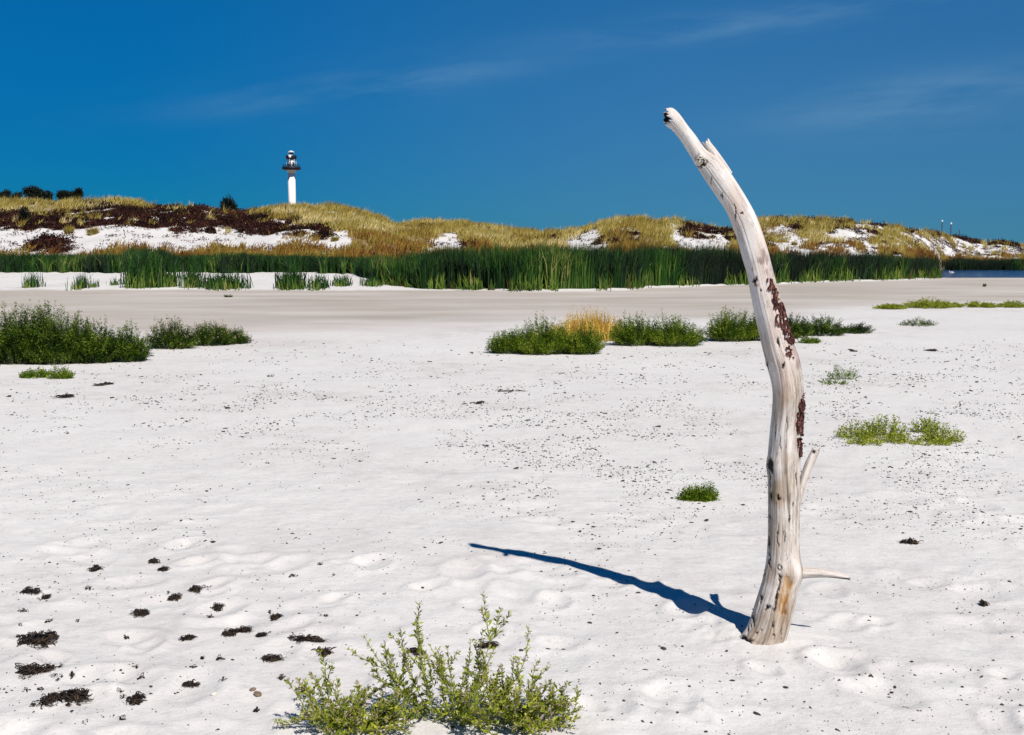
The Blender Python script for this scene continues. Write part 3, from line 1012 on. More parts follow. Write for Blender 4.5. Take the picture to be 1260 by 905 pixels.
def grass_tuft(px0, base_py, wpx, hpx, n, label, mat='marram', group=None):
    x0, y0, z0 = hit(px0, base_py, 20, 150)
    a = wpx / 2 / F * y0
    H = hpx / F * y0
    root = empty('grass_tuft', (x0, y0, z0), label, 'grass tuft', group)
    b = Bag()
    rr = RNG.random(n) ** 0.5 * 0.55
    th = RNG.uniform(0, 6.28, n)
    ax, ay = rr * a * np.cos(th), rr * a * np.sin(th)
    h = H * RNG.uniform(0.35, 1.1, n) * (1 - 0.75 * rr)
    lean = np.stack([np.cos(th), np.sin(th)], 1) * (a * RNG.uniform(0.2, 0.8, n))[:, None]
    blades(b, np.stack([ax, ay, height(x0 + ax, y0 + ay) - z0 - 0.02], 1), h, RNG.uniform(0.02, 0.045, n), lean, curl=0.4)
    link('blades', b.mesh('blades'), M[mat], root)
    c = Bag()
    m = n // 3
    d = RNG.normal(size=(m, 3))
    d[:, 2] = np.abs(d[:, 2])
    d /= np.linalg.norm(d, axis=1)[:, None]
    leaves(c, d * RNG.uniform(0.1, 0.6, m)[:, None] * [a, a, H * 0.55], d, H * 0.25, H * 0.12)
    link('dead_base', c.mesh('dead_base'), M['heath'], root)


grass_tuft(85, 288, 14, 13, 260, 'brown grass tuft, left of the two alone on the white left slope')
grass_tuft(114, 289, 17, 12, 300, 'yellow-green grass tuft, right of the two alone on the white left slope')
grass_tuft(412, 297, 12, 9, 200, 'reddish grass tuft on the last bit of white slope right of the lighthouse')
grass_tuft(978, 302, 9, 7, 160, 'dark grass tuft on the white patch just right of the weathered trunk')
grass_tuft(1058, 303, 10, 8, 160, 'grey-green tuft on the white slope of the right-hand dune')
grass_tuft(281, 366, 13, 6, 50, 'tiny sparse tuft alone on the grey sand flat at the left', 'bush')
grass_tuft(1211, 353, 5, 6, 40, 'tiny dark tuft alone on the grey flat before the pond', 'bush')


# marker posts and birds on the right-hand dune
def marker_post(px0, base_py, top_py, D, label, cap=True):
    x0 = float(on_plane(px0, base_py, D)[0])
    z0 = float(height(np.array([x0]), np.array([D]))[0])
    zt = float(on_plane(px0, top_py, D)[2])
    root = empty('marker_post', (x0, D, z0), label, 'post', 'posts on the right-hand dune')
    b = Bag()
    prism(b, 0, 0, [-0.3, zt - z0 - 0.04, zt - z0], [0.055, 0.05, 0.03], 8)
    link('pole', b.mesh('pole'), M['old_post'], root)
    if cap:
        b = Bag()
        prism(b, 0, 0, [zt - z0 + 0.002, zt - z0 + 0.16, zt - z0 + 0.22], [0.10, 0.10, 0.04], 10)
        link('cap', b.mesh('cap'), M['feather'], root)


marker_post(1159, 281, 273.5, 132, 'thin pole with a white top, tallest on the right-hand dune crest')
marker_post(1170, 284, 276.5, 131, 'thin dark pole with a white top just right of the tallest dune pole')
marker_post(1180, 292, 283, 131, 'short dark bare pole on the slope, rightmost of the dune poles', False)


def bird(px0, py, label, scale, D=None, z=None):
    if D is None:
        x0, y0 = gnd(px0, py, z)
        x0, y0, z0 = float(x0), float(y0), z
    else:
        x0, y0 = float(on_plane(px0, py, D)[0]), D
        z0 = float(height(np.array([x0]), np.array([y0]))[0])
    b = Bag()
    t = np.linspace(0, 1, 12)
    s = scale
    P = np.stack([(t - 0.5) * 0.62 * s, 0 * t, s * (0.10 + 0.05 * np.sin(t * 3.14) + np.where(t < 0.12, 0.04, 0))], 1)
    tube(b, P, s * (0.02 + 0.10 * np.sin(np.clip(t * 3.14, 0.05, 3.1)) ** 0.8), 12)
    Nk = np.array([(0.24, 0, 0.12), (0.31, 0, 0.22), (0.30, 0, 0.32), (0.34, 0, 0.36), (0.40, 0, 0.345)]) * s
    tube(b, Nk, np.array([0.055, 0.04, 0.038, 0.048, 0.012]) * s, 8)
    o = link('white_bird', b.mesh('white_bird', True), M['feather'], label=label, category='bird')
    o.location = (x0, y0, z0 - 0.02)
    o.rotation_euler = (0, 0, 2.6)


bird(1171, 336.5, 'small white bird floating on the blue pond', 0.6, z=-0.12)
bird(1142.5, 276.5, 'tiny white gull sitting on the right-hand dune crest', 1.1, D=124)


# ------------------------------------------------------------------ the weathered trunk
POST_Y = float(gnd(925, 790)[1])
PAIRS = np.array([
    (817.6, 153.5, 817.2, 133.6), (822, 157, 826, 133.2), (828, 161.5, 835, 140), (837.5, 173, 846, 155), (845.5, 185.5, 855.5, 167), (854, 199.5, 868, 184),
    (863, 214, 883, 194), (872, 228, 895, 208), (883, 244, 906.5, 225), (894, 261, 919, 245), (905, 288, 931, 268), (914, 319, 942, 300),
    (920, 340, 949, 326), (927.5, 379.5, 961, 372), (937.5, 424, 975, 418), (944, 450, 984, 446), (950.5, 477, 988, 475), (951, 500, 988, 500),
    (948, 530, 985.5, 530), (945, 568, 984, 568), (945.5, 603, 983, 603), (945.7, 637, 983.3, 637), (945, 671, 983, 671), (941, 705.5, 984, 708),
    (931, 740, 977.5, 743), (921, 770, 969, 777), (910, 789, 962, 799), (903, 806, 955, 822), (897, 826, 950, 845)], float)


def cubic(tab, t):
    """Catmull-Rom through the rows of tab"""
    n = len(tab)
    s = np.clip(t, 0, 1) * (n - 1)
    i = np.minimum(s.astype(int), n - 2)
    f = (s - i)[:, None]
    g = lambda k: tab[np.clip(k, 0, n - 1)]
    a, b, c, d = g(i - 1), g(i), g(i + 1), g(i + 2)
    return 0.5 * (2 * b + (c - a) * f + (2 * a - 5 * b + 4 * c - d) * f ** 2 + (3 * b - a - 3 * c + d) * f ** 3)


def post_material_masks(px, py, front):
    """natural marks of the wood and painted shade, by the pixel at which the photo shows them"""
    jx = px + 3.0 * fbm(px / 3.2, py / 7.0, 101, 4)
    jy = py + 5.0 * fbm(px / 3.2, py / 7.0, 103, 4)
    g = lambda cx, cy, rx, ry, soft=0.5: sstep(np.sqrt(((jx - cx) / rx) ** 2 + ((jy - cy) / ry) ** 2), 1.0 + soft, 1.0 - soft) * front
    crack_and_shade = np.zeros_like(px)
    for a in [(949, 573, 3.4, 7, .3), (862.5, 201.5, 7.5, 4.2, .3), (858, 196, 2.2, 4.5, .4), (958, 422, 1.8, 5.5, .3), (963, 449.5, 1.9, 1.9, .3), (945, 451, 1.6, 5, .3), (928.5, 346, 2, 3.5, .5),  # spots below and left of the top knot paint its cast shadow
              (935, 358.5, 1.5, 1.5, .4), (913, 263, 1.6, 1.6, .4), (949.8, 611, 1.2, 5, .4), (958, 612, 1.6, 1.6, .4), (946.5, 637, 1.5, 3, .5), (946, 668, 1.6, 8, .5),
              (940, 706, 1.8, 2.6, .5), (936, 737, 1.8, 4.5, .6), (926.5, 762, 2.0, 6, .7), (945, 749, 4.5, 2.0, .5), (918, 789, 10, 5, .4), (922, 776, 1.4, 5, .6),
              (931, 779, 1.2, 1.6, .6), (937, 775, 1.0, 1.2, .6), (899.5, 281, 1.5, 4, .5), (942, 455, 1.6, 2.5, .5),
              (976, 622, 0.9, 4, .5), (979, 590, 0.9, 7, .5), (954, 533, 0.7, 9, .6), (972, 640, 0.6, 10, .6), (965, 662, 0.6, 8, .6), (957, 660, 0.6, 12, .6),
              (947, 690, 0.9, 10, .6), (962, 780, 0.8, 9, .6), (952, 775, 0.8, 12, .6), (947, 590, 1.0, 8, .6), (969, 520, .6, 12, .6), (960, 545, .5, 10, .6),
              (888, 240, .7, 3, .6), (876, 222, .5, 6, .6), (905, 262, .5, 9, .6)]:
        crack_and_shade = np.maximum(crack_and_shade, g(*a))
    # the long split through the rotten patch, and the ring of the knot above it
    ln = np.interp(py, [708, 718, 728, 740, 752], [960.5, 959, 956.5, 955, 952.5])
    crack_and_shade = np.maximum(crack_and_shade, sstep(np.abs(jx - ln), 1.5, 0.6) * (py > 707) * (py < 753) * front)
    rk = np.sqrt(((px - 959.2 + 0.5 * (jx - px)) / 2.2) ** 2 + ((py - 698.5) / 3.0) ** 2)
    crack_and_shade = np.maximum(crack_and_shade, 0.8 * sstep(np.abs(rk - 1), 0.45, 0.15) * front)
    bark = np.zeros_like(px)
    for a in [(939, 316, 3.2, 8), (934.5, 322, 3.5, 3.5), (944, 333, 2, 5), (929, 345, 2.8, 5), (945, 320, 2, 6), (930.5, 351, 2.4, 3), (926, 330, 1.4, 3)]:
        bark = np.maximum(bark, g(*a, .5) * (0.55 if a[1] < 340 else 0.95))
    stain = np.zeros_like(px)
    for a in [(957, 608, 9, 17, .5, .8), (962, 492, 8, 14, .8, .5), (953, 500, 4, 18, .8, .5), (966, 562, 5, 9, .6, .45), (956, 658, 7, 26, .8, .45), (949, 705, 6, 14, .7, .6),
              (970, 715, 7, 14, .7, .55), (939, 757, 6, 9, .7, .55), (959, 770, 9, 22, .8, .45), (950, 640, 5, 20, .8, .6), (950, 785, 8, 12, .8, .5), (930, 780, 7, 12, .7, .4)]:
        stain = np.maximum(stain, g(*a[:5]) * a[5])
    redge = np.interp(py, [300, 342, 421, 446, 475, 560, 640, 708], [941, 952, 976, 984, 988, 984, 983, 984])
    rust = sstep(redge - jx, 13, 4) * sstep(py, 300, 345) * sstep(py, 660, 560) * np.clip(0.35 + 1.3 * fbm(px / 3.0, py / 16.0, 149, 4), 0, 1) * front
    bark = np.maximum(bark, 0.55 * rust)
    rot = inside(jx, jy, [(961, 712), (972, 707), (976, 716), (969, 738), (967, 757), (954, 753), (956, 740), (960, 724)]).astype(float) * front
    rot = rot * np.clip(0.55 + 1.1 * fbm(px / 2.2, py / 9.0, 107, 3) + 0.5 * np.exp(-((py - 738) / 16) ** 2), 0, 1)
    rot = np.maximum(rot, 0.55 * g(965, 735, 8, 26, .8))
    flush = np.maximum(g(955, 385, 9, 45, .9), np.maximum(g(938, 330, 9, 40, .9) * .6, g(968, 432, 9, 16, .9)))
    flush = np.maximum(flush, np.maximum(g(903, 262, 9, 26, .8) * 0.9, np.maximum(g(955, 425, 9, 30, .9) * .6, g(966, 468, 9, 20, .9))))
    age = np.clip(0.25 + 0.75 * sstep(py, 330, 520) + 0.5 * sstep(px - 6 * fbm(px / 9, py / 30, 105, 3), 944, 936) * sstep(py, 660, 720), 0, 1)
    return dict(crack_and_shade=crack_and_shade, bark=bark, stain=stain, rot=rot, flush=flush, age=age)


BARKS = [
    [(943, 347), (946, 342), (951, 346), (954, 356), (958, 366), (963, 380), (970, 398), (977, 421), (974, 424), (969, 420), (966, 416), (961, 405), (954, 400), (954, 391), (956, 386), (950, 374), (948, 362), (943, 354)],
    [(965, 426), (970, 423), (974, 430), (975, 442), (972, 443), (968, 437)],
    [(981, 483), (985, 481), (992, 484), (992, 520), (989, 560), (984, 563), (980.5, 556), (983, 535), (980.5, 506)],
]


def build_trunk():
    bx = float(on_plane(936, 796, POST_Y)[0])
    bz = float(height(np.array([bx]), np.array([POST_Y]))[0])
    org = np.array([bx, POST_Y, bz])
    root = empty('dead_tree_trunk', org, 'bleached bare tree trunk standing bent in the white sand, with two broken branches', 'dead tree')
    nr, ns = 760, 144
    t = np.linspace(0, 1, nr)
    E = cubic(PAIRS, t)
    Lw = np.stack(on_plane(E[:, 0], E[:, 1], np.full(nr, POST_Y)), 1)
    Rw = np.stack(on_plane(E[:, 2], E[:, 3], np.full(nr, POST_Y)), 1)
    Cc = (Lw + Rw) / 2
    Hh = (Rw - Lw) / 2
    rad = np.linalg.norm(Hh, axis=1)
    sl = np.concatenate([[0], np.cumsum(np.linalg.norm(np.diff(Cc, axis=0), axis=1))])
    th = np.arange(ns + 1) * 2 * np.pi / ns + np.pi / 2          # the seam is at the back
    cs, sn = np.cos(th), np.sin(th)
    # relief: long grooves, slight lobes, wrinkles round the knots
    TH, S = np.meshgrid(th, sl)
    per = np.where(np.arange(ns + 1) == ns, 0, np.arange(ns + 1)) * 2 * np.pi / ns + np.pi / 2
    PR = np.broadcast_to(per[None], TH.shape)
    cx, sx = np.cos(PR), np.sin(PR)
    lobes = 0.05 * fbm(cx * 1.3 + 5 + S * 1.1, sx * 1.3 + S * 0.8, 111, 3)
    groove = 0.030 * fbm(cx * 6 + S * 0.5, sx * 6 + 3 + S * 0.7, 113, 4) + 0.018 * fbm(PR * 9 + fbm(S * 6, PR, 3, 2), S * 4, 115, 3) * sstep(np.abs(PR - np.pi / 2 - np.pi), 3.1, 2.6)
    edge = np.abs(cx) ** 6          # keep the outline
    disp = 1 + lobes * (1 - 0.7 * edge) + groove * (1 - 0.35 * edge)
    ydir = np.array([0, 1.0, 0])
    V = Cc[:, None] + (Hh[:, None] * cx[..., None] + (rad[:, None] * sx)[..., None] * ydir) * disp[..., None]
    px, py = to_px(V[..., 0], V[..., 1], V[..., 2])
    front = (sx < 0.12).astype(float) * np.ones_like(px)
    mk = post_material_masks(px, py, front)
    # sink the holes and cracks, swell the knots
    nrm = (Hh[:, None] / rad[:, None, None] * cx[..., None] + sx[..., None] * ydir)
    V = V - nrm * (0.006 * mk['crack_and_shade'] + 0.004 * mk['rot'])[..., None]
    for (kx, ky, kr, kh) in [(949, 573, 11, 0.008), (861.5, 197, 6, 0.012), (959, 699, 7, 0.004), (940, 706, 6, 0.004), (946, 450, 7, 0.005), (981, 706, 13, 0.012), (981, 607, 10, 0.006), (918, 790, 12, 0.012)]:
        g = np.exp(-(((px - kx) / kr) ** 2 + ((py - ky) / kr) ** 2)) * front
        V = V + nrm * (kh * g)[..., None]
    # ragged, hollow end at the top
    rag = np.exp(-S / 0.02)
    end = cubic(PAIRS, np.array([0.0, 0.03]))
    axis = Cc[0] - Cc[14]
    axis /= np.linalg.norm(axis)
    jag = (0.5 + 0.5 * vnoise(cx * 2.2 + 3, sx * 2.2, 121)) * 0.022 + 0.010 * vnoise(cx * 6, sx * 6, 123)
    V = V - (rag * jag)[..., None] * axis
    idx = np.arange(nr * (ns + 1)).reshape(nr, ns + 1)
    Q = np.stack([idx[:-1, :-1], idx[:-1, 1:], idx[1:, 1:], idx[1:, :-1]], -1).reshape(-1, 4)
    # inner wall of the hollow
    VV = [V.reshape(-1, 3)]
    inner = []
    depth = [0.0, 0.012, 0.030, 0.045, 0.05]
    shrink = [0.86, 0.74, 0.66, 0.45, 0.02]
    base = V[0]
    cen = base.mean(0)
    for dpt, sh in zip(depth, shrink):
        inner.append(cen + (base - cen) * sh - axis * dpt)
    n0 = nr * (ns + 1)
    VV += inner
    QQ = [Q]
    prev = idx[0]
    for kx in range(len(inner)):
        cur = n0 + kx * (ns + 1) + np.arange(ns + 1)
        QQ.append(np.stack([cur[:-1], cur[1:], prev[1:], prev[:-1]], -1))
        prev = cur
    VA = np.concatenate(VV)
    QA = np.concatenate(QQ)
    me = mesh_np('trunk', VA - org, QA, smooth=True)
    extra = len(VA) - n0
    for kx, v in mk.items():
        v = v.ravel()
        attr(me, kx, np.concatenate([v, np.full(extra, 1.0 if kx == 'crack_and_shade' else 0.0)]))  # inside of the hollow coloured near black, its shade painted in
    u = me.uv_layers.new(name='grain')
    uvs = np.concatenate([np.stack([(TH * rad[:, None].mean()).ravel(), S.ravel()], 1), np.zeros((extra, 2))])
    li = np.zeros(len(me.loops), np.int32)
    me.loops.foreach_get('vertex_index', li)
    u.data.foreach_set('uv', uvs[li].astype(np.float32).ravel())
    link('trunk', me, M['wood'], root)

    # bark that still clings to the wood
    labs = ['long reddish strip of bark on the right of the trunk', 'small dark oval scrap of bark below the long strip', 'dark peeling bark on the right edge of the trunk']
    jx = px + 2.6 * fbm(px / 3.5, py / 5.0, 131, 4)
    jy = py + 4.0 * fbm(px / 3.5, py / 5.0, 133, 4)
    for bi, poly in enumerate(BARKS):
        if bi == 2:
            # wraps round the right side: chosen by height and angle
            w = 0.10 + 0.48 * np.sqrt(np.clip(np.sin((py - 482) / 82 * np.pi), 0, 1)) + 0.30 * fbm(py / 6.0, px / 6.0, 137, 4)
            ang = np.arctan2(sx, cx)
            m = (py > 483) & (py < 563) & (np.abs(ang + 0.42) < w * 1.25)
        elif bi == 0:
            ang = np.arctan2(sx, cx)
            edgewrap = (jy > 372) & (jy < 421) & (np.abs(ang) < 0.5) & (sx > -0.5)
            m = (inside(jx, jy, poly) & (front > 0)) | edgewrap
        else:
            m = inside(jx, jy, poly) & (front > 0)
        th_b = (0.0042 + 0.0062 * np.abs(fbm(px / 2.2, py / 4.5, 139, 4))) * (1.15 if bi == 2 else 1.0)
        VB = V + nrm * (th_b + 0.001)[..., None]
        VI = V - nrm * 0.003
        m = m & (fbm(px / 2.0 + 40 * bi, py / 3.6, 145, 4) < 0.30)
        q = (m[:-1, :-1] & m[1:, :-1] & m[:-1, 1:] & m[1:, 1:])
        if not q.any():
            continue
        rI, cI = np.nonzero(q)
        f = np.stack([idx[rI, cI], idx[rI, cI + 1], idx[rI + 1, cI + 1], idx[rI + 1, cI]], 1)
        # side walls
        qp = np.pad(q, 1)
        walls = []
        for (dr, dc2, a, b2) in ((-1, 0, 0, 1), (0, 1, 1, 2), (1, 0, 2, 3), (0, -1, 3, 0)):
            nb = ~qp[rI + 1 + dr, cI + 1 + dc2]
            fa, fb = f[nb][:, a], f[nb][:, b2]
            walls.append(np.stack([fa, fb, fb + n0, fa + n0], 1))
        allf = np.concatenate([f] + walls)
        # smooth the cell steps of the outline by pulling the rim down
        used, inv = np.unique(allf, return_inverse=True)
        AV = np.concatenate([VB.reshape(-1, 3), VI.reshape(-1, 3)])[used]
        mb = mesh_np('bark_strip', AV - org, inv.reshape(-1, 4), smooth=False)
        link('bark_strip', mb, M['bark'], root, label=labs[bi])

    wood_defaults = dict(crack_and_shade=0, bark=0, stain=0.0, rot=0, flush=0, age=0.55)

    def branch(name, pts, lab, broken=0.3, ydep=None, age=0.5, darktip=False, flat=1.0):
        """pts: rows of (px, py, radius in px, depth offset in m)"""
        tab = np.array(pts, float)
        n, s = 90, 40
        e = cubic(tab, np.linspace(0, 1, n))
        P = np.stack(on_plane(e[:, 0], e[:, 1], POST_Y + e[:, 3]), 1)
        r = e[:, 2] / F * POST_Y
        T = np.gradient(P, axis=0)
        T /= np.linalg.norm(T, axis=1)[:, None]
        A = np.cross(T, [0, 1.0, 0])
        A /= np.linalg.norm(A, axis=1)[:, None]
        B = np.cross(T, A)
        a = np.arange(s + 1) * 2 * np.pi / s
        ap = np.where(np.arange(s + 1) == s, 0, np.arange(s + 1)) * 2 * np.pi / s
        ls = np.linspace(0, 1, n)[:, None] * np.linalg.norm(P[-1] - P[0])
        dd = 1 + 0.12 * fbm(np.cos(ap)[None] * 2 + ls * 7, np.sin(ap)[None] * 2 + ls * 5, 141, 4)
        VV = P[:, None] + (A[:, None] * np.cos(ap)[None, :, None] + B[:, None] * np.sin(ap)[None, :, None]) * (r[:, None] * dd)[..., None]
        VV[-5:] += T[-1] * (0.014 * vnoise(np.cos(ap) * 3, np.sin(ap) * 3, 143))[None, :, None]
        tipc = VV[-1].mean(0) - T[-1] * 0.004
        i2 = np.arange(n * (s + 1)).reshape(n, s + 1)
        Q2 = np.stack([i2[:-1, :-1], i2[1:, :-1], i2[1:, 1:], i2[:-1, 1:]], -1).reshape(-1, 4)
        T2 = np.stack([i2[-1, :-1], np.full(s, n * (s + 1)), i2[-1, 1:]], 1)
        AV = np.concatenate([VV.reshape(-1, 3), tipc[None]])
        mm = mesh_np(name, AV - org, Q2, T2, smooth=True)
        bpx, bpy_ = to_px(AV[:, 0], AV[:, 1], AV[:, 2])
        for kx, v in wood_defaults.items():
            vals = np.full(len(AV), float(v))
            if kx == 'age':
                vals[:] = age
            if kx == 'crack_and_shade' and darktip == 'lower':
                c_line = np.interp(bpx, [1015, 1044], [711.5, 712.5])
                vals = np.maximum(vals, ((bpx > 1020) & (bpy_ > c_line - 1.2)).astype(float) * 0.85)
            if kx == 'crack_and_shade' and darktip == 'upper':
                vals = np.maximum(vals, sstep(np.hypot(bpx - 1001.5, bpy_ - 556), 3.2, 1.4))
            attr(mm, kx, vals)
        uu = mm.uv_layers.new(name='grain')
        uv2 = np.concatenate([np.stack([np.broadcast_to(a[None] * r.mean(), (n, s + 1)).ravel(), np.broadcast_to(ls, (n, s + 1)).ravel()], 1), [[0, 0]]])
        l2 = np.zeros(len(mm.loops), np.int32)
        mm.loops.foreach_get('vertex_index', l2)
        uu.data.foreach_set('uv', uv2[l2].astype(np.float32).ravel())
        link(name, mm, M['wood'], root, label=lab)

    branch('branch', [(975, 640, 5.0, 0.02), (981, 618, 5.0, 0.02), (986, 601, 4.8, 0.03), (991, 584, 5.2, 0.04), (997, 569, 5.6, 0.05), (1003.5, 555, 5.4, 0.06)], 'upper broken branch slanting up from the trunk', darktip='upper', age=0.75)
    branch('branch', [(966, 704, 9.0, -0.01), (982, 705, 8.2, -0.015), (996, 705, 6.8, -0.02), (1012, 705.5, 5.8, -0.03), (1026, 707, 4.6, -0.035), (1035, 709, 3.6, -0.04), (1044, 711.5, 2.0, -0.045)],
           'lower broken branch pointing right just above the sand', darktip='lower', age=0.6)
    branch('splinter', [(896, 216, 6, 0.0), (886, 201, 6.0, 0.0), (878, 188, 5.0, 0.0), (872, 180, 4.6, 0.0), (869.5, 175.5, 4.4, 0.0)], 'broken splinter standing off the upper trunk', age=0.3)
    branch('knot', [(860, 199, 5.5, -0.02), (861.5, 197, 4.2, -0.062), (862, 196.5, 3.6, -0.072)], 'round pale knot near the top of the trunk', age=0.6)


build_trunk()


# ------------------------------------------------------------------ bushes on the sand
def herb(name, mounds, label, cat='bush', mat='bush', stems=300, per=30, leaf=(0.018, 0.034), group=None, spread=0.35, upright=0.75, straw=None,
         droop=0.0, tipmat=None):
    """low bush made of many leafy stems. mounds: (px centre, base py, width px, height px)"""
    first = hit(mounds[0][0], mounds[0][1])
    org = np.array(first)
    root = empty(name, org, label, cat, group)
    fol, stm, tip = Bag(), Bag(), Bag()
    area = sum(m[2] * (m[3] + 4) for m in mounds)
    for (mx, mpy, mw, mh) in mounds:
        x0, y0, z0 = hit(mx, mpy)
        a = mw / 2 / F * y0
        H = mh / F * y0
        bdep = min(a * 0.75, 0.9)
        y0 = y0 + bdep * 0.55
        n = max(6, int(stems * mw * (mh + 4) / area))
        rr = np.sqrt(RNG.random(n))
        th = RNG.uniform(0, 2 * np.pi, n)
        ex, ey = rr * np.cos(th), rr * np.sin(th)
        bxs, bys = ex * a * (1 - spread), ey * bdep * (1 - spread)
        prof = np.sqrt(np.clip(1 - (rr * 0.93) ** 2, 0.05, 1))
        lump = 1 + 0.42 * fbm(ex * a * 3 + mx, ey * a * 3, 151, 3)
        ht = H * prof * lump * RNG.uniform(0.45, 1.0, n)
        ht = ht * np.where(RNG.random(n) < 0.02, 1.22, 1.0)
        txs, tys = ex * a + RNG.normal(0, 0.06, n) * a, ey * bdep + RNG.normal(0, 0.06, n) * a
        zb = height(x0 + bxs, y0 + bys) - 0.02
        k = np.linspace(0, 1, 5)
        for i in range(n):
            P = np.stack([x0 + bxs[i] + (txs[i] - bxs[i]) * k ** 1.4, y0 + bys[i] + (tys[i] - bys[i]) * k ** 1.4, zb[i] + ht[i] * k ** 0.9], 1)
            if i % 3 == 0:
                tube(stm, P - org, np.linspace(0.0035, 0.001, 5), 3, False)
            m = max(3, int(per * RNG.uniform(0.6, 1.2)))
            kk = RNG.uniform(0.12, 1.0, m) ** 0.8
            Q = np.stack([np.interp(kk, k, P[:, q]) for q in range(3)], 1)
            d = RNG.normal(0, 1, (m, 3)) * [1, 1, 0.6] + [ex[i] * 0.8, ey[i] * 0.8, upright]
            d /= np.linalg.norm(d, axis=1)[:, None]
            Q = Q + RNG.normal(0, 0.012, (m, 3))
            Q[:, 2] = np.maximum(Q[:, 2], zb[i] + 0.022)
            sz = RNG.uniform(leaf[0], leaf[1], m)
            leaves(fol, Q - org, d, sz, sz * RNG.uniform(0.28, 0.5, m))
            if tipmat and RNG.random() < 0.4:
                tp = P[-1] + [0, 0, 0.02] + RNG.normal(0, 0.01, (5, 3))
                dd = RNG.normal(0, 0.4, (5, 3)) + [0, 0, 1]
                dd /= np.linalg.norm(dd, axis=1)[:, None]
                leaves(tip, tp - org, dd, 0.03, 0.008)
    link('foliage', fol.mesh('foliage'), M[mat], root)
    link('stems', stm.mesh('stems'), M['stem' if mat != 'straw' else 'straw'], root)
    if tip.n:
        link('seed_heads', tip.mesh('seed_heads'), M[tipmat], root, kind='stuff')


herb('leafy_bush', [(20, 449, 100, 74), (62, 449, 90, 72), (105, 448, 80, 55), (150, 446, 66, 46), (-60, 452, 120, 70)],
     'largest dark green bush, spreading from the left edge of the sand', stems=3000, per=60, tipmat='bush_light', leaf=(0.018, 0.038))
herb('leafy_bush', [(208, 430, 66, 34), (255, 426, 66, 36), (285, 424, 44, 24)],
     'mid-green low bush just right of the largest left bush', stems=1000, per=46, tipmat='pod')
herb('leafy_bush', [(40, 466, 40, 16), (72, 467, 36, 14)], 'small green clump in front of the largest left bush', stems=170, per=28, mat='bush_light')
herb('leafy_bush', [(630, 436, 66, 36), (672, 437, 84, 44), (718, 437, 60, 34)],
     'dark green bush left of the dry yellow grass in the middle of the beach', stems=1250, per=48, mat='bush_mid', tipmat='bush_light')
herb('leafy_bush', [(785, 426, 74, 38), (835, 427, 74, 40)], 'green bush right of the dry yellow grass, standing clear of the trunk', stems=1050, per=46, mat='bush_mid', tipmat='bush_light')
herb('leafy_bush', [(902, 421, 70, 44), (935, 420, 50, 36)], 'dark green bush passing behind the weathered trunk', stems=900, per=46, mat='bush_mid')
herb('leafy_bush', [(972, 417, 70, 34), (1012, 414, 76, 26), (1056, 411, 52, 13)], 'dark green bush tapering off to the right of the trunk', stems=950, per=46)
herb('leafy_bush', [(998, 423, 30, 11)], 'small light green clump beside the foot of the tapering bush', mat='bush_light', stems=90, per=24)
herb('low_herb', [(1098, 381, 42, 8)], 'small yellow-green strip of herbs, leftmost of the far right row', 'herbs', 'rocket', 220, 24, leaf=(0.03, 0.06), group='yellow-green herb strips at the far right')
herb('low_herb', [(1148, 380, 66, 13), (1172, 379, 40, 9)], 'longest yellow-green strip of herbs in the far right row', 'herbs', 'rocket', 420, 24, leaf=(0.03, 0.06), group='yellow-green herb strips at the far right')
herb('low_herb', [(1212, 379, 44, 9), (1250, 379, 44, 9)], 'yellow-green strip of herbs at the right end of the far row', 'herbs', 'rocket', 280, 24, leaf=(0.03, 0.06), group='yellow-green herb strips at the far right')
herb('low_herb', [(1133, 402, 52, 11)], 'thin dark green sprigs between the tapering bush and the far right strips', 'herbs', 'bush', 110, 16, leaf=(0.02, 0.04))
herb('low_herb', [(1040, 468, 44, 20), (1028, 474, 34, 10)], 'sparse green sprigs alone on the sand right of the trunk', 'herbs', 'bush_light', 80, 20, leaf=(0.014, 0.03))
herb('low_herb', [(1056, 542, 56, 26), (1092, 540, 60, 38), (1106, 547, 48, 18), (1068, 548, 60, 12)], 'pale open herb mat right of the trunk, its left and taller half', 'herbs', 'rocket', 240, 24, leaf=(0.014, 0.028), spread=0.4)
herb('low_herb', [(1142, 534, 40, 24), (1166, 545, 60, 24), (1150, 548, 60, 10)], 'pale open herb mat right of the trunk, its right and flatter half', 'herbs', 'rocket', 170, 24, leaf=(0.014, 0.028), spread=0.4)
herb('leafy_bush', [(850, 617, 30, 25), (868, 617, 34, 33)], 'small dense round green herb alone on the sand left of the trunk', mat='bush_light', stems=230, per=26, leaf=(0.010, 0.020))
herb('low_herb', [(333, 464, 8, 4)], 'tiny sprig alone in the middle left of the white sand', 'herbs', 'bush', 12, 8, leaf=(0.012, 0.024))


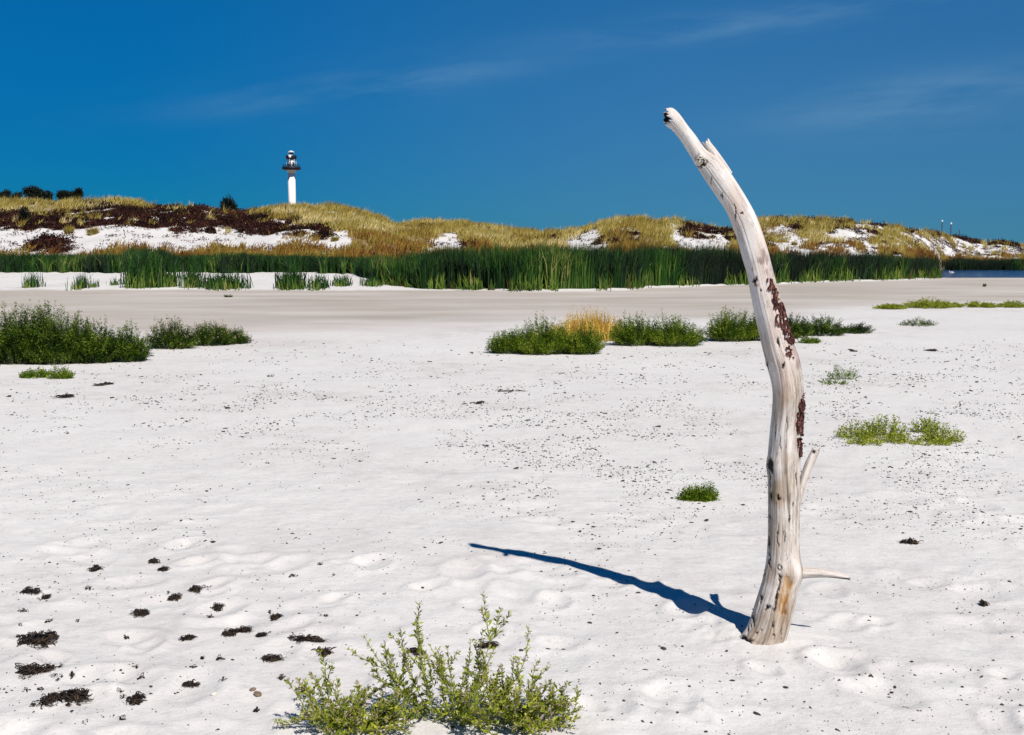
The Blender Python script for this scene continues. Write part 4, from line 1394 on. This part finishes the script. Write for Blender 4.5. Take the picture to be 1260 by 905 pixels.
def straw_patch():
    x0, y0, z0 = hit(725, 421)
    y0 += 0.5
    root = empty('dry_grass', (x0, y0, z0), 'dry golden yellow grass standing behind the middle bushes', 'grass')
    n = 1700
    ax = RNG.normal(0, 0.42, n).clip(-1.0, 0.75)
    ay = RNG.normal(0, 0.25, n)
    h = RNG.uniform(0.22, 0.66, n) * np.exp(-np.abs(ax / 0.85) ** 3) * (0.8 + 0.5 * fbm(ax / 0.15, ay / 0.15, 191, 2))
    b = Bag()
    blades(b, np.stack([ax, ay, height(x0 + ax, y0 + ay) - z0], 1), h, RNG.uniform(0.006, 0.014, n), RNG.normal(0, 0.10, (n, 2)))
    link('stalks', b.mesh('stalks'), M['straw'], root)
    c = Bag()
    sel = RNG.choice(n, 500, False)
    P = np.repeat(np.stack([ax, ay, h], 1)[sel], 4, 0) + RNG.normal(0, 0.025, (2000, 3))
    d = RNG.normal(0, 0.5, (2000, 3)) + [0, 0, 1]
    d /= np.linalg.norm(d, axis=1)[:, None]
    leaves(c, P - [0, 0, 0.03], d, 0.03, 0.010)
    link('seed_heads', c.mesh('seed_heads'), M['straw'], root)


straw_patch()


# ------------------------------------------------------------------ foreground plant
def rocket_plant(px0, base_py, label, spread_px, high_px, nstem, seed, lift=1.0):
    rg = np.random.default_rng(seed)
    x0, y0, z0 = hit(px0, base_py)
    org = np.array([x0, y0, z0])
    A = spread_px / F * y0
    H = high_px / F * y0
    root = empty('rocket_plant', org, label, 'plant')
    fol, stm, pod, pet = Bag(), Bag(), Bag(), Bag()

    def shoot(p0, d0, L, r0, depth, leafy=True):
        n = 9
        P = [np.array(p0)]
        d = np.array(d0, float)
        bend = rg.normal(0, 0.10, 3)
        for i in range(n - 1):
            d = d + bend * 0.5 + rg.normal(0, 0.05, 3) + np.array([0, 0, 0.07])
            d /= np.linalg.norm(d)
            q = P[-1] + d * L / (n - 1)
            zg = float(height(np.array([x0 + q[0]]), np.array([y0 + q[1]]))[0]) - z0
            q[2] = max(q[2], zg + 0.012)
            P.append(q)
        P = np.array(P)
        tube(stm, P, np.linspace(r0, r0 * 0.45, n), 5)
        if leafy:
            m = int(L * 190)
            k = rg.uniform(0.1, 1.0, m)
            Q = np.stack([np.interp(k, np.linspace(0, 1, n), P[:, q]) for q in range(3)], 1)
            dl = rg.normal(0, 1, (m, 3)) * [1, 1, 0.55] + d * 0.7 + [0, 0, 0.4]
            dl /= np.linalg.norm(dl, axis=1)[:, None]
            ln = rg.uniform(0.014, 0.034, m) * (1.15 - 0.5 * k)
            leaves(fol, Q, dl, ln, ln * rg.uniform(0.22, 0.36, m))
            # side lobes of the fleshy leaves
            lo = rg.random(m) < 0.6
            dl2 = dl[lo] + rg.normal(0, 0.6, (lo.sum(), 3))
            dl2 /= np.linalg.norm(dl2, axis=1)[:, None]
            leaves(fol, Q[lo] + dl[lo] * ln[lo][:, None] * 0.45, dl2, ln[lo] * 0.5, ln[lo] * 0.14)
        if depth > 0:
            for _ in range(rg.integers(2, 5)):
                i = rg.integers(3, n - 1)
                dd = P[i] - P[i - 1]
                dd /= np.linalg.norm(dd)
                dd = dd + rg.normal(0, 0.55, 3) + [0, 0, 0.15]
                dd /= np.linalg.norm(dd)
                shoot(P[i], dd, L * rg.uniform(0.3, 0.55), r0 * 0.6, depth - 1)
        # pods along the last stretch, small buds and flowers at the tip
        m = rg.integers(3, 8)
        for i in range(m):
            k = 0.62 + 0.36 * i / m
            q = np.array([np.interp(k, np.linspace(0, 1, n), P[:, c]) for c in range(3)])
            dd = rg.normal(0, 1, 3) * 0.8 + d
            dd /= np.linalg.norm(dd)
            tube(pod, [q, q + dd * 0.006, q + dd * 0.011, q + dd * 0.017], [0.0008, 0.0024, 0.0022, 0.0004], 5, False)
        if rg.random() < 0.12:
            m = 7
            q = P[-1] + rg.normal(0, 0.005, (m, 3)) + d * 0.004
            dd = rg.normal(0, 0.7, (m, 3)) + d
            dd /= np.linalg.norm(dd, axis=1)[:, None]
            leaves(pet, q, dd, 0.008, 0.005)
        else:
            m = 8
            q = P[-1] + rg.normal(0, 0.004, (m, 3))
            dd = rg.normal(0, 0.6, (m, 3)) + d
            dd /= np.linalg.norm(dd, axis=1)[:, None]
            leaves(fol, q, dd, 0.009, 0.004)

    for i in range(nstem):
        a = rg.uniform(0, 2 * np.pi)
        f = rg.random() ** 0.6
        up = (0.15 + 1.7 * (1 - f) ** 1.2) * lift
        d = np.array([math.cos(a) * 1.0, math.sin(a) * 0.55, up])
        d /= np.linalg.norm(d)
        L = (A * (0.45 + 0.5 * f)) if f > 0.45 else H * (0.55 + 0.5 * rg.random())
        shoot(np.array([rg.normal(0, 0.05) * A * 3, rg.normal(0, 0.02), -0.01]), d, L, 0.0026, 1)
    link('leaves', fol.mesh('leaves'), M['rocket'], root)
    link('stems', stm.mesh('stems'), M['stem'], root)
    link('seed_pods', pod.mesh('seed_pods'), M['pod'], root, kind='stuff')
    if pet.n:
        link('flowers', pet.mesh('flowers'), M['petal'], root, kind='stuff')


rocket_plant(548, 888, 'tall branching sea rocket with seed pods in the middle of the foreground', 128, 146, 22, 5)
rocket_plant(430, 896, 'low spreading green herb at the left of the tall foreground plant', 86, 40, 38, 6, 0.42)
rocket_plant(640, 895, 'low spreading green herb at the right of the tall foreground plant', 82, 40, 36, 9, 0.42)


# ------------------------------------------------------------------ seaweed, flecks, stones
def seaweed(px0, py0, wpx, hpx, label, n=None, thick=1.0):
    x0, y0, z0 = hit(px0, py0)
    a = wpx / 2 / F * y0
    bdep = max(hpx / 2 / F * y0 * y0 / EYE * 0.55, a * 0.35)
    n = n or int(34 + wpx * 3.0)
    b = Bag()
    cc = RNG.uniform(-0.9, 0.9, (4, 2))
    ca = RNG.uniform(0.08, 0.36, 4)
    for i in range(n):
        q = RNG.integers(4)
        r = cc[q] + RNG.normal(0, ca[q], 2)
        p = np.array([r[0] * a, r[1] * bdep, 0])
        ang = RNG.uniform(0, 6.28)
        L = RNG.uniform(0.3, 1.1) * a + 0.010
        k = np.linspace(0, 1, 6)
        cur = RNG.normal(0, 2.0)
        P = np.stack([p[0] + L * k * np.cos(ang + cur * k) * 0.8, p[1] + L * k * np.sin(ang + cur * k) * 0.8, 0 * k], 1)
        hgt = RNG.uniform(0.004, 0.35 * min(a, 0.06) * thick + 0.010)
        P[:, 2] = height(x0 + P[:, 0], y0 + P[:, 1]) - z0 + 0.003 + hgt * np.sin(k * 3.1) * RNG.uniform(0.2, 1) + 0.012 * thick * np.exp(-(r @ r) * 2) * RNG.random()
        tube(b, P, RNG.uniform(0.0011, 0.0036) * min(1.5, max(0.8, a / 0.05)) * thick * np.sin(np.linspace(0.5, 2.8, 6)), 4, False)
    # matted core
    m = int(n * 1.0)
    qs = RNG.integers(0, 4, m)
    r = cc[qs] + RNG.normal(0, 1, (m, 2)) * ca[qs][:, None] * 0.8
    Pc = np.stack([r[:, 0] * a, r[:, 1] * bdep, 0 * r[:, 0]], 1)
    Pc[:, 2] = height(x0 + Pc[:, 0], y0 + Pc[:, 1]) - z0 + RNG.uniform(0.002, 0.016, m) * thick * np.exp(-(r ** 2).sum(1) * 2)
    d = RNG.normal(0, 1, (m, 3)) * [1, 1, 0.4]
    d /= np.linalg.norm(d, axis=1)[:, None]
    leaves(b, Pc, d, RNG.uniform(0.015, 0.04, m) * min(1.4, max(0.5, a / 0.05)), RNG.uniform(0.006, 0.016, m))
    o = link('seaweed_clump', b.mesh('seaweed_clump'), M['wrack'], label=label, category='seaweed', group='dark dry seaweed on the sand')
    o.location = (x0, y0, z0)


BIG = [
    (48, 790, 34, 16, 'black seaweed clump at the left edge, with a tilted lump above it'),
    (62, 784, 14, 12, 'small upright black lump on the seaweed at the left edge'),
    (45, 828, 30, 10, 'flat reddish black seaweed at the left edge below the larger clump'),
    (66, 862, 30, 20, 'largest black seaweed heap in the bottom left corner'),
    (92, 860, 34, 14, 'loose stringy seaweed just right of the bottom left heap'),
    (168, 862, 14, 16, 'small upright dark seaweed scrap in the bottom left, right of the stringy one'),
    (120, 702, 14, 6, 'dark seaweed scrap high on the left sand, left of the oblong one'),
    (186, 693, 14, 6, 'oblong dark seaweed scrap high on the left sand'),
    (203, 702, 10, 6, 'small dark scrap just below the oblong seaweed scrap'),
    (38, 731, 16, 4, 'thin dark seaweed streak at the left edge'),
    (56, 737, 9, 5, 'small dark seaweed lump near the thin streak at the left edge'),
    (215, 738, 12, 6, 'dark seaweed scrap in the left middle, paired with a paler one above'),
    (238, 728, 12, 8, 'branching seaweed scrap in the left middle, upper of a pair'),
    (168, 757, 20, 10, 'hooked loose string of seaweed in the left middle'),
    (269, 750, 8, 9, 'single dark oval lump of seaweed alone in the left middle'),
    (336, 763, 12, 10, 'curled thin seaweed string left of the foreground plant'),
    (232, 788, 15, 5, 'flat dark dash of seaweed above the bottom left sand'),
    (284, 783, 14, 9, 'dark seaweed lump, leftmost of a row of three'),
    (300, 778, 16, 9, 'dark seaweed lump, middle of a row of three'),
    (323, 785, 11, 9, 'dark seaweed lump, rightmost of a row of three'),
    (380, 789, 26, 14, 'black seaweed tangle left of the tall foreground plant'),
    (399, 806, 15, 12, 'black seaweed lump touching the left side of the foreground plant'),
    (331, 813, 22, 9, 'dark matted seaweed below the row of three lumps'),
    (602, 798, 18, 10, 'dark seaweed lump under the right sprigs of the tall foreground plant'),
    (512, 806, 16, 12, 'dark seaweed lump half hidden behind the tall foreground plant'),
    (235, 846, 12, 6, 'brown seaweed scrap near the bottom, left of the pebbles'),
    (80, 488, 22, 8, 'dark driftweed lump far left, below the largest bush'),
    (126, 474, 16, 4, 'thin dark driftweed line below the right end of the largest bush'),
    (590, 497, 10, 3, 'dark driftweed scrap left of the trunk in the middle distance'),
    (628, 483, 34, 8, 'sparse brittle weed patch in the middle of the white sand', 26, 0.7),
    (1148, 432, 14, 4, 'dark curved driftweed scrap at the right, the largest there'),
    (1209, 745, 8, 5, 'dark driftweed scrap near the right edge by the trunk foot level'),
    (1048, 432, 8, 4, 'dark driftweed scrap right of the tapering bush'),
    (1118, 669, 16, 4, 'dark flat streak of weed on the right sand'),
]
for a in BIG:
    seaweed(*a)
SMALL_LABEL = 'small dark scrap of dry seaweed among many on the sand at the lower left'
for _ in range(46):
    seaweed(20 + 400 * RNG.random() ** 1.5, 665 + 228 * RNG.random() ** 0.6, np.exp(RNG.uniform(0.9, 2.3)), RNG.uniform(1.5, 4), SMALL_LABEL, n=int(RNG.uniform(3, 11)), thick=0.7)


def fleck_mesh(i):
    rg = np.random.default_rng(200 + i)
    b = Bag()
    th = np.arange(8) * np.pi / 4
    st = rg.uniform(0.55, 1.3, 8)
    zs = [-0.10, 0.10, 0.30, 0.36]
    rs = [0.9, 1.0, 0.62, 0.15]
    V = []
    for z, r in zip(zs, rs):
        q = r * st * rg.uniform(0.85, 1.15, 8)
        V.append(np.stack([q * np.cos(th), q * np.sin(th) * 0.6, z + rg.uniform(-0.05, 0.05, 8)], 1))
    V = np.concatenate(V)
    j = np.arange(8)
    Q = np.concatenate([np.stack([k * 8 + j, k * 8 + (j + 1) % 8, k * 8 + 8 + (j + 1) % 8, k * 8 + 8 + j], 1) for k in range(3)] + [np.array([[24, 25, 26, 27], [24, 27, 28, 31], [28, 29, 30, 31]])])
    b.add(V, Q)
    me = b.mesh('debris_fleck', True)
    me.materials.append(M['fleck'])
    return me


FM = [fleck_mesh(i) for i in range(8)]


def fleck_density(px, py):
    d = 0.06 + 0.10 * sstep(py, 760, 620) + 0.9 * np.exp(-(((px - 780) / 260) ** 2 + ((py - 560) / 60) ** 2))
    d = d + 0.75 * np.exp(-(((px - 1130) / 130) ** 2 + ((py - 480) / 60) ** 2)) + 0.45 * np.exp(-(((px - 330) / 200) ** 2 + ((py - 515) / 35) ** 2))
    d = d + 0.45 * np.exp(-(((px - 640) / 560) ** 2 + ((py - 480) / 34) ** 2)) + 0.25 * sstep(px, 980, 1100) * sstep(py, 430, 470) * sstep(py, 720, 600)
    d = d * (1 - 0.9 * np.exp(-(((px - 420) / 190) ** 2 + ((py - 620) / 55) ** 2)))
    x, y = gnd(px, py)
    return np.clip(d, 0, 1) * sstep(fbm(x / 0.5, y / 0.6, 171, 3), -0.25, 0.35)


def scatter_px(n):
    out = []
    while len(out) < n:
        px = RNG.uniform(-20, 1280, 4000)
        py = RNG.uniform(418, 905, 4000)
        ok = RNG.random(4000) < fleck_density(px, py)
        out += list(zip(px[ok], py[ok]))
    return np.array(out[:n])


def build_flecks():
    P = scatter_px(14500)
    size = np.exp(RNG.normal(0, 0.45, len(P)))            # relative size in the picture
    order = np.argsort(-size)
    P, size = P[order], size[order]
    x, y = gnd(P[:, 0], P[:, 1])
    z = height(x, y)
    rad = size * 1.45 / F * np.maximum(y, 5.0) ** 0.8 * 6.0 ** 0.2
    rad = np.clip(rad, 0.003, 0.05)
    for i in range(290):
        o = bpy.data.objects.new('debris_fleck', FM[i % 8])
        COL.objects.link(o)
        o.location = (x[i], y[i], z[i])
        o.rotation_euler = (RNG.normal(0, 0.15), RNG.normal(0, 0.15), RNG.uniform(0, 6.28))
        r = rad[i] * 0.8
        o.scale = (r, r, r * RNG.uniform(0.6, 1.0))
        o['label'] = 'larger dark fleck of debris among the many strewn over the white sand'
        o['category'] = 'debris'
        o['group'] = 'dark flecks strewn over the sand'
    x, y, z, rad = x[290:], y[290:], z[290:], rad[290:]
    n = len(x)
    b = Bag()
    a = RNG.uniform(0, 6.28, n)
    k = np.arange(5) * 2 * np.pi / 5
    rr = RNG.uniform(0.5, 1.2, (n, 5)) * rad[:, None]
    vx = rr * np.cos(k)[None]
    vy = rr * np.sin(k)[None] * 0.55
    cx, sx = np.cos(a)[:, None], np.sin(a)[:, None]
    X = x[:, None] + vx * cx - vy * sx
    Y = y[:, None] + vx * sx + vy * cx
    Z = np.repeat(z[:, None], 5, 1) - 0.001
    top = np.stack([x, y, z + rad * 0.45], 1)
    V = np.concatenate([np.stack([X, Y, Z], -1), top[:, None]], 1).reshape(-1, 3)
    base = np.arange(n)[:, None] * 6
    T = np.concatenate([base + np.array([[q, (q + 1) % 5, 5]]) for q in range(5)])
    b.add(V, None, T)
    link('fine_debris', b.mesh('fine_debris'), M['fleck'], kind='stuff', label='fine dark debris sprinkled over the white sand')


build_flecks()


def stone(px0, py0, wpx, mat, label, name, cat):
    x0, y0, z0 = hit(px0, py0)
    r = wpx / 2 / F * y0
    nu, nv = 20, 12
    u = np.arange(nu) * 2 * np.pi / nu
    v = np.linspace(0.05, np.pi - 0.05, nv)
    Uu, Vv = np.meshgrid(u, v)
    d = np.stack([np.cos(Uu) * np.sin(Vv), np.sin(Uu) * np.sin(Vv) * 0.75, np.cos(Vv) * 0.5], -1)
    rr = r * (1 + 0.18 * fbm(d[..., 0] * 2 + px0, d[..., 1] * 2 + d[..., 2] * 2, 181, 3))
    V = (d * rr[..., None]).reshape(-1, 3)
    i = np.arange(nv - 1)[:, None] * nu
    j = np.arange(nu)[None]
    Q = np.stack([i + j, i + nu + j, i + nu + (j + 1) % nu, i + (j + 1) % nu], -1).reshape(-1, 4)
    b = Bag()
    b.add(V, Q)
    o = link(name, b.mesh(name, True), M[mat], label=label, category=cat)
    o.location = (x0, y0, z0 + r * 0.2)
    o.rotation_euler = (0, 0, RNG.uniform(0, 3))


stone(317, 857, 13, 'stone', 'brown rounded pebble near the bottom edge, left of the foreground plants', 'pebble', 'pebble')
stone(311, 851, 9, 'stone', 'smaller brown pebble touching the rounded one near the bottom edge', 'pebble', 'pebble')
stone(263, 856, 9, 'shell', 'white shell bit on the sand near the bottom edge', 'shell', 'shell')
